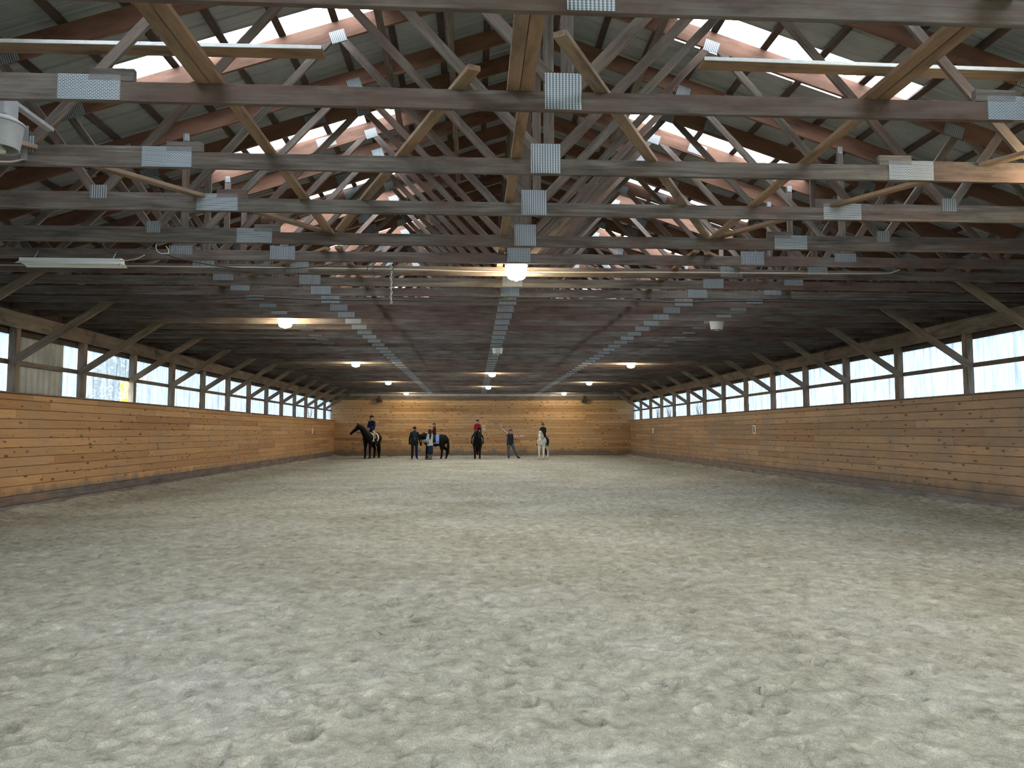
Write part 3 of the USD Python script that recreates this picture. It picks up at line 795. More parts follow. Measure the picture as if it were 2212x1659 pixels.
cable([(-5.15, 9.4, 3.70), (-4.98, 9.4, 3.72), (-4.85, 9.4, 3.78)], 0.008, 'cable_pale', 'short pale lead at the right end of the tube light', 20)
cable([(-5.1, 9.5, 4.0), (-4.75, 9.5, 3.87), (-4.5, 9.5, 3.77), (-3.6, 9.5, 3.64), (-2.9, 9.52, 3.66), (-2.35, 9.55, 3.76)], 0.008, 'cable_dark', 'sagging cable between the tube light and the middle', 60)
cable([(-4.72, 9.42, 3.92), (-4.70, 9.38, 3.84), (-4.62, 9.36, 3.79), (-4.55, 9.38, 3.80), (-4.60, 9.42, 3.90)], 0.007, 'cable_pale', 'loose loop of pale cable right of the tube light', 30)
cable([(-2.02, 10.40, 3.97), (-2.10, 10.37, 3.90), (-2.10, 10.36, 3.80), (-2.02, 10.36, 3.76), (-1.88, 10.36, 3.80), (-1.80, 10.38, 3.88), (-1.79, 10.40, 3.95)], 0.007, 'cable_dark', 'hanging loop of dark cable left of the chain', 40)
cable([(-2.06, 10.40, 3.97), (-2.17, 10.38, 3.90), (-2.18, 10.37, 3.82)], 0.007, 'cable_dark', 'dark cable end hanging left of the cable loop', 20)
links = []
for i in range(17):
    tor = trimesh.creation.torus(0.016, 0.0045, major_sections=10, minor_sections=6)
    tor.apply_scale((1, 1, 1))
    tor.apply_transform(np.diag([0.8, 1.5, 1, 1.0]))
    tor.apply_transform(trimesh.transformations.rotation_matrix(PI / 2, (1, 0, 0)))
    if i % 2:
        tor.apply_transform(trimesh.transformations.rotation_matrix(PI / 2, (0, 0, 1)))
    tor.apply_translation((-1.883 + 0.004 * math.sin(i * 1.7), 10.775, 4.035 - 0.037 * i))
    links.append(tor)
obj('chain', cat_(links), 'steel', smooth=True, label='short steel chain hanging from a truss left of the large centre lamp', cat='chain')


def speaker(x, lb):
    t = thing('loudspeaker', lb, 'loudspeaker', (x, BACK - 0.25, 3.47))
    M = manifold3d.Manifold
    c = M.batch_hull([rbox((0.27, 0.20, 0.21), 0.02, (0, 0.06, 0)), rbox((0.33, 0.06, 0.24), 0.02, (0, -0.10, -0.02))])
    tilt = np.eye(4)
    obj('case', c, 'speaker_case', t, smooth=30)
    obj('grille', rbox((0.27, 0.02, 0.12), 0.008, (0, -0.133, -0.02)), 'speaker_mesh', t)
    obj('bracket', box((0.05, 0.06, 0.26), (0, 0.14, 0.16)), 'speaker_case', t)


speaker(-6.39, 'dark loudspeaker at the top of the back wall, left side')
speaker(6.20, 'dark loudspeaker at the top of the back wall, right side')


def letter_sign(loc, rotz, w, h, txt, th, lb):
    t = thing('letter_sign', lb, 'sign', loc, rotz)
    obj('panel', rbox((w, 0.012, h), 0.005), 'sign_white', t)
    if txt:
        g = meshkit.text_mesh(txt, th, depth=0.003, bold=True)
        g.apply_translation(-g.bounds.mean(0))
        g.apply_transform(trimesh.transformations.rotation_matrix(PI / 2, (1, 0, 0)))
        g.apply_translation((0, -0.0075, 0))
        obj('lettering', g, 'sign_black', t, label='black character')


letter_sign((-0.005, BACK - 0.02, 1.79), 0, 0.165, 0.30, '3', 0.17, 'small white sign with a black 3 on the back wall')
letter_sign((HW - 0.012, 24.98, 1.60), -PI / 2, 0.27, 0.29, 'B', 0.20, 'white sign with a black letter on the right wall, nearest the camera')
letter_sign((HW - 0.012, 39.35, 1.59), -PI / 2, 0.25, 0.29, None, 0.2, 'small white sign far along the right wall')
letter_sign((-HW + 0.012, 39.0, 1.59), PI / 2, 0.25, 0.29, None, 0.2, 'small white sign far along the left wall')

# ------------------------------------------------------------------ outside
obj('ground', box((400, 400, 0.2), (0, 20, -0.32)), 'meadow', kind='structure')
tr = thing('autumn_shrub', 'yellow-green autumn shrub outside, seen through the gap in the left windows', 'shrub', (-12.0, 23.6, -0.2))
obj('trunk', tube(smooth_path([(0, 0, 0), (0.05, 0, 1.2), (-0.05, 0.1, 2.4), (0.1, 0, 3.9)], 16), np.linspace(0.09, 0.02, 16)), 'bark', tr, smooth=True)
L = 1500
c = rng.normal(size=(L, 3)); c /= np.linalg.norm(c, axis=1, keepdims=True)
c = c * (rng.uniform(0.3, 1, (L, 1)) ** 0.4) * (0.75, 0.75, 1.2) + (0, 0, 2.9)
d1 = rng.normal(size=(L, 3)); d1 /= np.linalg.norm(d1, axis=1, keepdims=True)
d2 = np.cross(d1, rng.normal(size=(L, 3))); d2 /= np.linalg.norm(d2, axis=1, keepdims=True)
sz = rng.uniform(0.05, 0.09, (L, 1))
lv = np.stack([c - d1 * sz, c + d2 * sz * 0.5, c + d1 * sz, c - d2 * sz * 0.5], 1).reshape(-1, 3)
li = np.arange(L)[:, None] * 4
obj('foliage', trimesh.Trimesh(lv, np.vstack([li + (0, 1, 2), li + (0, 2, 3)]), process=False), 'autumn_leaf', tr, kind='stuff')
tw = random.Random(5)
for (x, y, n, lb) in ((HW + 0.212, 36.85, 9, 'bare creeper twigs in the right-hand windows nearest the back'), (HW + 0.212, 39.1, 8, 'bare creeper twigs on the right-hand sill close to the back wall'), (HW + 0.212, 31.9, 6, 'bare creeper twigs in the lower corner of a right-hand window'),
                      (-HW - 0.212, 39.3, 5, 'bare creeper twigs in a left-hand window close to the back wall')):
    ms = []
    for i in range(n):
        p = np.array([x, y + tw.uniform(-0.3, 0.3), KT + 0.02])
        pts = [p]
        v = np.array([0, tw.uniform(-0.6, 0.6), 1.0])
        for j in range(6):
            v = v + np.array([tw.uniform(-0.15, 0.15), tw.uniform(-0.55, 0.55), tw.uniform(-0.45, 0.25)])
            v /= np.linalg.norm(v)
            p = p + v * tw.uniform(0.1, 0.2)
            p[0] = x + np.clip(p[0] - x, -0.012, 0.012)
            pts.append(p)
        ms.append(tube(smooth_path(pts, 18), np.linspace(0.011, 0.004, 18), 5))
    obj('creeper_twigs', cat_(ms), 'twig', smooth=True, label=lb, cat='creeper')

# ------------------------------------------------------------------ horses and people
MF = manifold3d.Manifold
for nm, c, ro in (('coat_black', (0.0055, 0.005, 0.0055), 0.55), ('coat_white', (0.66, 0.66, 0.63), 0.6), ('mane_black', (0.0045, 0.004, 0.0045), 0.6), ('mane_white', (0.6, 0.59, 0.55), 0.7), ('hoof', (0.05, 0.045, 0.04), 0.5), ('hoof_pale', (0.35, 0.31, 0.25), 0.5),
                  ('muzzle_grey', (0.07, 0.065, 0.065), 0.6), ('leather_black', (0.015, 0.014, 0.014), 0.4), ('pad_white', (0.7, 0.7, 0.68), 0.8), ('pad_blue', (0.22, 0.32, 0.55), 0.8), ('pad_dark', (0.03, 0.03, 0.035), 0.8),
                  ('skin', (0.55, 0.36, 0.28), 0.5), ('hair_dark', (0.02, 0.012, 0.01), 0.5), ('helmet_black', (0.015, 0.015, 0.017), 0.3), ('helmet_purple', (0.14, 0.05, 0.15), 0.45), ('navy', (0.012, 0.02, 0.05), 0.8),
                  ('black_cloth', (0.014, 0.014, 0.017), 0.85), ('tan_cloth', (0.36, 0.29, 0.19), 0.85), ('blue_shirt', (0.012, 0.028, 0.045), 0.8), ('red_cloth', (0.22, 0.008, 0.018), 0.8), ('maroon', (0.05, 0.012, 0.016), 0.8), ('grey_blue_knit', (0.36, 0.43, 0.45), 0.9),
                  ('denim', (0.055, 0.085, 0.125), 0.85), ('vest_dark', (0.016, 0.022, 0.032), 0.6), ('boot_grey', (0.12, 0.11, 0.10), 0.7), ('eye_dark', (0.01, 0.01, 0.01), 0.2), ('lip', (0.35, 0.14, 0.12), 0.5), ('star_white', (0.75, 0.75, 0.73), 0.6), ('scarf_grey', (0.055, 0.06, 0.055), 0.9)):
    plain(nm, c, ro, spec=0.12)
mat('plaid', {'t': ('texture_coordinate', {}), 'c': ('checker_texture', {'color1': (0.75, 0.72, 0.70), 'color2': (0.16, 0.012, 0.02), 'scale': 14.0}), 'p': ('principled_bsdf', {'roughness': 0.85})}, [('t.object', 'c.vector'), ('c.color', 'p.base_color')])


def bone(p, r, q=None, s=None, n=14):
    a = MF.sphere(r, n).translate(tuple(map(float, p)))
    if q is None:
        return a
    return MF.batch_hull([a, MF.sphere(r if s is None else s, n).translate(tuple(map(float, q)))])


def chain(pts, rs, n=14):
    return [bone(pts[i], rs[i], pts[i + 1], rs[i + 1], n) for i in range(len(pts) - 1)]


def flesh(parts, length=0.035, it=8, keep=()):
    m = MF.batch_boolean(parts, manifold3d.OpType.Add).refine_to_length(length)
    g = m.to_mesh()
    t = trimesh.Trimesh(np.array(g.vert_properties[:, :3]), np.array(g.tri_verts))
    if it:
        trimesh.smoothing.filter_taubin(t, 0.5, 0.53, it)
    return t


def hand(w, d, side, curl=0.35):
    """palm, four fingers and a thumb. d: towards the fingers, side: towards the thumb."""
    w, d, side = (np.array(v, float) for v in (w, d, side))
    d /= np.linalg.norm(d); side -= d * (side @ d); side /= np.linalg.norm(side)
    nrm = np.cross(d, side)
    out = [MF.batch_hull([MF.sphere(0.014, 8).translate(tuple(w + d * a + side * b)) for a, b in ((0.0, 0.022), (0.0, -0.022), (0.085, 0.036), (0.085, -0.034))])]
    for b, L in ((0.033, 0.072), (0.011, 0.080), (-0.012, 0.074), (-0.034, 0.058)):
        p0 = w + d * 0.085 + side * b
        p1 = p0 + (d * math.cos(curl) + nrm * math.sin(curl)) * L * 0.55
        p2 = p1 + (d * math.cos(2.4 * curl) + nrm * math.sin(2.4 * curl)) * L * 0.5
        out += [bone(p0, 0.0095, p1, 0.0085, 8), bone(p1, 0.0085, p2, 0.007, 8)]
    t0 = w + d * 0.025 + side * 0.028
    t1 = t0 + (d * 0.75 + side * 0.65) * 0.04
    t2 = t1 + (d * 0.95 + side * 0.2 + nrm * 0.25) * 0.03
    return out + [bone(t0, 0.012, t1, 0.010, 8), bone(t1, 0.010, t2, 0.008, 8)]


def rot(v, yaw, pitch=0.0):
    x, y, z = v
    x, z = x * math.cos(pitch) - z * math.sin(pitch) * -1 * 0 + z * math.sin(pitch), z * math.cos(pitch) - x * math.sin(pitch)
    return np.array([x * math.cos(yaw) - y * math.sin(yaw), x * math.sin(yaw) + y * math.cos(yaw), z])


def person(label, loc, rz_, J, wear, k=1.0, head_yaw=0.0, beard=False, group=None):
    """J: joints in the figure's own frame (x ahead, y to its left). wear: list of (part name, material, what it covers)."""
    J = {a: np.array(b, float) for a, b in J.items()}
    t = thing('person', label, 'person', loc, rz_, group)
    H = J['head']
    hd = lambda v: H + rot(np.array(v) * k, head_yaw)
    arms = {s: [J['sh' + s], J['el' + s], J['wr' + s]] for s in 'LR'}
    legs = {s: [J['hip' + s], J['kn' + s], J['an' + s]] for s in 'LR'}
    ch, pe, ne = J['chest'], J['pelvis'], J['neck']
    R = lambda *a: [x * k for x in a]

    def trunk(g):
        return [bone(J['hipL'], 0.095 * k + g, J['hipR'], 0.095 * k + g), bone(pe, 0.115 * k + g, ch, 0.125 * k + g), bone(J['shL'], 0.062 * k + g, J['shR'], 0.062 * k + g),
                bone(ch + (J['shL'] - J['shR']) * 0.18, 0.11 * k + g, ch - (J['shL'] - J['shR']) * 0.18, 0.11 * k + g), bone(J['shL'] * 0.7 + ch * 0.3, 0.06 * k + g, J['hipL'], 0.075 * k + g), bone(J['shR'] * 0.7 + ch * 0.3, 0.06 * k + g, J['hipR'], 0.075 * k + g)]

    def arm(g, s, f=1.0):
        return chain([arms[s][0], arms[s][1], arms[s][1] + (arms[s][2] - arms[s][1]) * f], [0.056 * k + g, 0.044 * k + g, 0.032 * k + g])

    def leg(g, s, f=1.0):
        a, b, c = legs[s]
        return chain([a, b, b + (c - b) * f], [0.088 * k + g, 0.058 * k + g, 0.042 * k + g * (1 if f < 1 else 1)])

    def foot(g, s):
        return [bone(J['an' + s] + (0, 0, -0.02 * k), 0.04 * k + g, J['to' + s], 0.028 * k + g)]

    head = [bone(hd((-0.012, 0, 0.03)), 0.092 * k, hd((0.02, 0, -0.005)), 0.08 * k), bone(hd((0.02, 0, -0.01)), 0.075 * k, hd((0.045, 0, -0.085)), 0.04 * k), bone(hd((0.085, 0, 0.012)), 0.012 * k, hd((0.105, 0, -0.02)), 0.014 * k),
            bone(hd((0.0, 0.088, 0.0)), 0.014 * k, hd((-0.012, 0.092, -0.035)), 0.010 * k), bone(hd((0.0, -0.088, 0.0)), 0.014 * k, hd((-0.012, -0.092, -0.035)), 0.010 * k), bone(ne, 0.055 * k, hd((-0.01, 0, -0.03)), 0.055 * k)]
    core = flesh(trunk(0) + head + arm(0, 'L') + arm(0, 'R') + leg(0, 'L') + leg(0, 'R') + foot(0, 'L') + foot(0, 'R') + [bone(ch, 0.1 * k, ne, 0.055 * k)], 0.03, 5)
    hands = []
    for s in 'LR':
        d = arms[s][2] - arms[s][1]
        sd = np.array(J.get('th' + s, (1, 0, 0.2)), float)
        hands += [h.scale((1, 1, 1)) for h in hand(arms[s][2], d, sd, J.get('curl', np.array(0.35)).item() * (1 if s == 'L' else -1) * -1)]
    body = MF(manifold3d.Mesh(np.array(core.vertices, np.float32), np.array(core.faces, np.uint32)))
    if body.is_empty():
        obj('body', core, 'skin', t, smooth=True)
        obj('hand', flesh(hands, 1.0, 0), 'skin', t, smooth=True)
    else:
        obj('body', MF.batch_boolean([body] + hands, manifold3d.OpType.Add), 'skin', t, smooth=40)
    for s in (-1, 1):
        obj('eye', trimesh.creation.icosphere(1, 0.011 * k).apply_translation(hd((0.086, s * 0.033, 0.018))), 'eye_dark', t, smooth=True)
    obj('mouth', trimesh.creation.icosphere(1, 0.02 * k).apply_transform(np.diag([0.35, 1, 0.28, 1])).apply_transform(trimesh.transformations.rotation_matrix(head_yaw, (0, 0, 1))).apply_translation(hd((0.084, 0, -0.055))), 'lip', t, smooth=True)
    for nm, m, what in wear:
        if what == 'jacket':
            obj(nm, flesh(trunk(0.014) + arm(0.02, 'L', 0.97) + arm(0.02, 'R', 0.97) + [bone(ch + (0, 0, 0.05), 0.09 * k, ne, 0.066 * k)], 0.035, 6), m, t, smooth=True)
        elif what == 'vest':
            obj(nm, flesh(trunk(0.02) + [bone(ch + (0, 0, 0.05), 0.09 * k, ne, 0.07 * k)], 0.035, 6), m, t, smooth=True)
        elif what == 'sleeves':
            for s in 'LR':
                obj(nm, flesh(arm(0.018, s, 0.95), 0.035, 4), m, t, smooth=True)
        elif what == 'trousers':
            obj(nm, flesh([bone(J['hipL'], 0.105 * k, J['hipR'], 0.105 * k), bone(pe, 0.122 * k, (J['hipL'] + J['hipR']) / 2, 0.115 * k)] + leg(0.014, 'L', 0.97) + leg(0.014, 'R', 0.97), 0.035, 5), m, t, smooth=True)
        elif what == 'skirt':
            z1 = J['anL'][2] + 0.30
            c0, c1 = (J['hipL'] + J['hipR']) / 2 + (0, 0, 0.08), (J['anL'] + J['anR']) / 2
            obj(nm, flesh([MF.batch_hull([bone(J['hipL'], 0.11 * k), bone(J['hipR'], 0.11 * k), bone((c1[0], c1[1] + 0.10, z1), 0.10), bone((c1[0], c1[1] - 0.10, z1), 0.10)])], 0.05, 2), m, t, smooth=True)
        elif what == 'boots':
            for s in 'LR':
                a, b = legs[s][1] * 0.82 + legs[s][2] * 0.18, legs[s][2]
                obj(nm, flesh(chain([a, (a + b) / 2, b], [0.062 * k, 0.06 * k, 0.048 * k]) + foot(0.012, s), 0.035, 3), m, t, smooth=True)
        elif what == 'shoes':
            for s in 'LR':
                obj(nm, flesh([bone(J['an' + s], 0.05 * k, J['to' + s], 0.04 * k)], 0.03, 2), m, t, smooth=True)
        elif what == 'helmet':
            shell = MF.batch_hull([MF.sphere(0.13 * k, 22).scale((1.14, 1, 0.98)).translate(tuple(hd((-0.012, 0, 0.055)))), bone(hd((-0.03, 0, 0.02)), 0.12 * k)])
            shell = shell.trim_by_plane((math.cos(head_yaw) * -0.28, math.sin(head_yaw) * -0.28, 1.0), float(np.dot((math.cos(head_yaw) * -0.28, math.sin(head_yaw) * -0.28, 1.0), hd((0.09, 0, 0.04)))))
            peak = MF.batch_hull([bone(hd((0.085, 0.06, 0.056)), 0.009 * k), bone(hd((0.085, -0.06, 0.056)), 0.009 * k), bone(hd((0.15, 0.03, 0.046)), 0.007 * k), bone(hd((0.15, -0.03, 0.046)), 0.007 * k)])
            obj(nm, flesh([shell, peak], 1.0, 0), m, t, smooth=50)
            obj('chin_strap', tube(smooth_path([hd((0.0, 0.1, 0.03)), hd((0.02, 0.088, -0.05)), hd((0.05, 0.03, -0.13)), hd((0.05, -0.03, -0.13)), hd((0.02, -0.088, -0.05)), hd((0.0, -0.1, 0.03))], 20), 0.007 * k, 6), 'helmet_black', t, smooth=True)
        elif what == 'cap':
            c = MF.sphere(0.108 * k, 20).translate(tuple(hd((-0.01, 0, 0.05)))).trim_by_plane((0, 0, 1), float(hd((0, 0, 0.05))[2]))
            pk = MF.batch_hull([bone(hd((0.09, 0.055, 0.055)), 0.007), bone(hd((0.09, -0.055, 0.055)), 0.007), bone(hd((0.165, 0.03, 0.05)), 0.006), bone(hd((0.165, -0.03, 0.05)), 0.006)])
            obj(nm, flesh([c, pk], 1.0, 0), m, t, smooth=50)
        elif what == 'glasses':
            obj(nm, flesh([bone(hd((0.098, 0.034, 0.02)), 0.02 * k, hd((0.1, 0.022, 0.02)), 0.02 * k), bone(hd((0.098, -0.034, 0.02)), 0.02 * k, hd((0.1, -0.022, 0.02)), 0.02 * k), bone(hd((0.1, 0.02, 0.024)), 0.006, hd((0.1, -0.02, 0.024)), 0.006)], 1.0, 0), m, t, smooth=40)
        elif what == 'beard':
            obj(nm, flesh([bone(hd((0.05, 0.03, -0.075)), 0.05 * k, hd((0.05, -0.03, -0.075)), 0.05 * k), bone(hd((0.055, 0, -0.09)), 0.045 * k, hd((0.06, 0, -0.15)), 0.03 * k)], 0.03, 2), m, t, smooth=True)
        elif what == 'long_hair':
            obj(nm, flesh([bone(hd((-0.035, 0, 0.045)), 0.10 * k, hd((-0.06, 0, -0.05)), 0.10 * k), bone(hd((-0.06, 0.0, -0.06)), 0.10 * k, hd((-0.11, 0, -0.27)), 0.085 * k), bone(hd((-0.11, 0, -0.27)), 0.085 * k, hd((-0.12, 0, -0.42)), 0.05 * k)], 0.04, 4), m, t, smooth=True)
        elif what == 'hair':
            obj(nm, flesh([bone(hd((-0.03, 0, 0.045)), 0.098 * k, hd((-0.045, 0, -0.02)), 0.09 * k)], 0.04, 2), m, t, smooth=True)
        elif what == 'scarf':
            obj(nm, flesh([bone(ne + (0.0, 0.05 * k, 0.0), 0.05 * k, ne + (0.03, -0.05 * k, 0), 0.05 * k), bone(ne + (0.06, 0.0, -0.02), 0.04 * k, ch + (0.13, 0.0, -0.25), 0.045 * k)], 0.03, 3), m, t, smooth=True)
        elif what == 'breeches':
            obj(nm, flesh([bone(J['hipL'], 0.105 * k, J['hipR'], 0.105 * k)] + leg(0.012, 'L', 0.55) + leg(0.012, 'R', 0.55), 0.035, 4), m, t, smooth=True)
        elif what == 'hem':
            obj(nm, flesh([MF.batch_hull([bone(pe + (0, 0, 0.1), 0.145 * k), bone(J['hipL'] + (0, 0.015, -0.08), 0.115 * k), bone(J['hipR'] + (0, -0.015, -0.08), 0.115 * k)])], 0.05, 2), m, t, smooth=True)
    return t


def standing(k=1.0, wrL=(0.05, 0.27, 0.80), wrR=(0.05, -0.27, 0.80), elL=(-0.02, 0.25, 1.12), elR=(-0.02, -0.25, 1.12), head=(0.02, 0, 1.60), **more):
    J = dict(head=head, neck=(0, 0, 1.46), chest=(0, 0, 1.27), pelvis=(0, 0, 0.98), shL=(0, 0.158, 1.39), shR=(0, -0.158, 1.39), elL=elL, elR=elR, wrL=wrL, wrR=wrR,
             hipL=(0, 0.09, 0.92), hipR=(0, -0.09, 0.92), knL=(0.03, 0.11, 0.50), knR=(0.03, -0.11, 0.50), anL=(0, 0.12, 0.085), anR=(0, -0.12, 0.085), toL=(0.17, 0.15, 0.035), toR=(0.17, -0.15, 0.035))
    J.update(more)
    return {a: np.array(b, float) * k for a, b in J.items()}


def mounted(seat, k=1.0, spread=0.34, hands=(0.42, 0.09, 0.30), lean=0.02, drop=1.0):
    """seated astride; seat is the point of the saddle under the rider."""
    s = np.array(seat, float)
    J = dict(head=(0.02 + lean, 0, 0.80), neck=(lean, 0, 0.66), chest=(lean * 0.7, 0, 0.46), pelvis=(0, 0, 0.15), shL=(lean, 0.15, 0.585), shR=(lean, -0.15, 0.585),
             elL=(0.08, 0.20, 0.33), elR=(0.08, -0.20, 0.33), wrL=hands, wrR=(hands[0], -hands[1], hands[2]), thL=(0.1, 0, 1), thR=(0.1, 0, 1), curl=0.8,
             hipL=(0, 0.10, 0.10), hipR=(0, -0.10, 0.10), knL=(0.26, spread * 0.95, -0.22 * drop), knR=(0.26, -spread * 0.95, -0.22 * drop), anL=(0.08, spread + 0.03, -0.64 * drop), anR=(0.08, -spread - 0.03, -0.64 * drop),
             toL=(0.25, spread + 0.06, -0.64 * drop), toR=(0.25, -spread - 0.06, -0.64 * drop))
    out = {a: (np.array(b, float) * k + (s if a not in ('thL', 'thR', 'curl') else 0)) for a, b in J.items() if a != 'curl'}
    out['curl'] = np.array(0.8)
    return out


def horse(label, loc, heading, k, poll, muzzle, coat, mane, hoofm, pad, dark_muzzle=False, star=None, tail_m=None, fore=((0.45, 0.0), (0.45, 0.0)), hind=((-0.62, 0.0), (-0.62, 0.0)), bulk=1.0):
    """heading: direction it faces (radians, world). poll, muzzle in the horse's own frame before scaling by k."""
    t = thing('horse', label, 'horse', loc, heading)
    K = lambda *v: np.array(v, float) * k
    B = bulk
    barrel = lambda g: [bone(K(-0.52, 0, 1.17), 0.275 * k * B + g, K(-0.05, 0, 1.13), 0.315 * k * B + g), bone(K(-0.05, 0, 1.13), 0.315 * k * B + g, K(0.42, 0, 1.16), 0.27 * k * B + g)]
    poll, muz = np.array(poll, float) * k, np.array(muzzle, float) * k
    base = K(0.52, 0, 1.25)
    mid = base * 0.5 + poll * 0.5 + K(-0.03, 0, 0.07)
    hdv = (muz - poll) / np.linalg.norm(muz - poll)
    side = np.cross((0, 0, 1.0), hdv); side /= np.linalg.norm(side)
    upv = np.cross(hdv, side)
    parts = barrel(0) + [bone(K(0.40, 0, 1.30), 0.15 * k, K(0.05, 0, 1.28), 0.13 * k), bone(K(-0.60, 0, 1.26), 0.20 * k, K(-0.35, 0, 1.28), 0.17 * k), bone(K(0.48, 0.08, 1.12), 0.2 * k, K(0.48, -0.08, 1.12), 0.2 * k)]
    parts += [bone(base, 0.24 * k, mid, 0.175 * k), bone(mid, 0.175 * k, poll, 0.11 * k), bone(K(0.42, 0, 1.38), 0.09 * k, mid + K(0, 0, 0.06), 0.08 * k)]
    jaw = poll + hdv * 0.17 * k - upv * 0.035 * k
    parts += [bone(poll, 0.095 * k, jaw, 0.12 * k), bone(jaw, 0.112 * k, poll + hdv * 0.42 * k, 0.075 * k), bone(poll + hdv * 0.42 * k, 0.075 * k, muz, 0.066 * k)]
    for s in (1, -1):
        e0 = poll + side * s * 0.055 * k + upv * 0.06 * k
        parts.append(bone(e0, 0.03 * k, e0 + upv * 0.12 * k - hdv * 0.09 * k + side * s * 0.015 * k, 0.008 * k, 8))
        fx, fz = fore[0 if s > 0 else 1]
        hx, hz = hind[0 if s > 0 else 1]
        parts += chain([K(0.46, s * 0.13, 1.02), K(0.40, s * 0.15, 0.82), K(fx + 0.01, s * 0.145, 0.47), K(fx, s * 0.145, 0.17), K(fx + 0.03, s * 0.145, 0.06)], [0.14 * k, 0.105 * k, 0.066 * k, 0.051 * k, 0.058 * k])
        parts += chain([K(-0.56, s * 0.13, 1.12), K(-0.44, s * 0.16, 0.84), K(hx - 0.06, s * 0.15, 0.52), K(hx - 0.03, s * 0.15, 0.17), K(hx, s * 0.15, 0.06)], [0.21 * k, 0.145 * k, 0.074 * k, 0.054 * k, 0.058 * k])
    obj('body', flesh(parts, 0.05 * k, 8), coat, t, smooth=True)
    for s in (1, -1):
        for x, w in ((fore[0 if s > 0 else 1][0] + 0.035, 0.145), (hind[0 if s > 0 else 1][0] + 0.01, 0.15)):
            hf = trimesh.creation.revolve(np.array([(0, 0.0), (0.074, 0.0), (0.06, 0.075), (0, 0.075)]) * k, sections=14)
            obj('hoof', hf.apply_translation(K(x, s * w, 0.0)), hoofm, t, smooth=40)
        obj('eye', trimesh.creation.icosphere(2, 0.02 * k).apply_translation(poll + hdv * 0.15 * k + side * s * 0.083 * k + upv * 0.03 * k), 'eye_dark', t, smooth=True)
    crest = [poll + upv * 0.03 * k + hdv * 0.06 * k, poll - hdv * 0.04 * k + upv * 0.05 * k, mid + (mid - base) * 0.2 + K(0, 0, 0.13), mid + K(-0.05, 0, 0.15), K(0.42, 0, 1.47)]
    obj('mane', flesh(chain(crest, [0.04 * k, 0.05 * k, 0.05 * k, 0.055 * k, 0.04 * k]) + chain([c_ + side * 0.09 * k - K(0, 0, 0.07) for c_ in crest[1:4]], [0.035 * k, 0.05 * k, 0.045 * k]), 0.05, 3), mane, t, smooth=True)
    obj('tail', flesh(chain([K(-0.78, 0, 1.30), K(-0.84, 0, 1.15), K(-0.85, 0, 0.8), K(-0.84, 0, 0.45), K(-0.83, 0, 0.22)], [0.05 * k, 0.06 * k, 0.085 * k, 0.08 * k, 0.03 * k]), 0.05, 3), tail_m or mane, t, smooth=True)
    if dark_muzzle:
        obj('nose', flesh([bone(muz - hdv * 0.015 * k, 0.058 * k, muz + hdv * 0.01 * k, 0.05 * k)], 0.03, 1), 'muzzle_grey', t, smooth=True)
    if star:
        obj('star', MF.sphere(0.04 * k, 12).scale((1, 1, 1)).translate(tuple(poll + hdv * 0.13 * k + upv * 0.062 * k + side * star * 0.0)), 'star_white', t, smooth=True)
    # saddle: pad and flaps follow the barrel
    around = lambda g, x0, x1, z0, w=9: (MF.batch_boolean(barrel(g) + [bone(K(0.40, 0, 1.30), 0.15 * k + g, K(0.05, 0, 1.28), 0.13 * k + g)], manifold3d.OpType.Add) ^ MF.cube((float((x1 - x0) * k), 3.0, 3.0)).translate((float(x0 * k), -1.5, float(z0 * k))))
    obj('saddle_pad', around(0.018, -0.30, 0.32, 0.93), pad, t, smooth=35)
    obj('saddle_flap', around(0.034, -0.10, 0.22, 1.0), 'leather_black', t, smooth=35)
    obj('saddle_seat', MF.batch_hull([bone(K(0.20, 0, 1.47), 0.06 * k), bone(K(-0.18, 0.1, 1.46), 0.05 * k), bone(K(-0.18, -0.1, 1.46), 0.05 * k), bone(K(0.02, 0, 1.43), 0.10 * k), bone(K(-0.25, 0, 1.50), 0.035 * k)]), 'leather_black', t, smooth=35)
    obj('girth', around(0.012, 0.10, 0.20, 0.5), 'leather_black', t, smooth=35)
    ring = lambda c, r0, r1: tube([c + side * math.cos(a) * r0 + upv * math.sin(a) * r1 for a in np.linspace(0, 2 * PI, 20)], 0.011 * k, 6)
    cheeks = [tube([poll + side * s * 0.09 * k + upv * 0.03 * k, poll + hdv * 0.2 * k + side * s * 0.105 * k, poll + hdv * 0.44 * k + side * s * 0.07 * k], 0.010 * k, 6) for s in (1, -1)]
    obj('bridle', cat_([ring(poll + hdv * 0.36 * k - upv * 0.01 * k, 0.085 * k, 0.09 * k), ring(poll + hdv * 0.09 * k, 0.10 * k, 0.10 * k)] + cheeks), 'leather_black', t, smooth=True)
    for s in (1, -1):
        obj('rein', tube(smooth_path([poll + hdv * 0.45 * k + side * s * 0.07 * k, (mid + base) / 2 + side * s * 0.2 * k, K(0.40, s * 0.09, 1.55)], 16), 0.007 * k, 6), 'leather_black', t, smooth=True)
    return t


def seat_of(loc, heading, k, x=-0.02, z=1.47):
    return (loc[0] + math.cos(heading) * x * k, loc[1] + math.sin(heading) * x * k, 0.0), z * k


DEG = math.radians
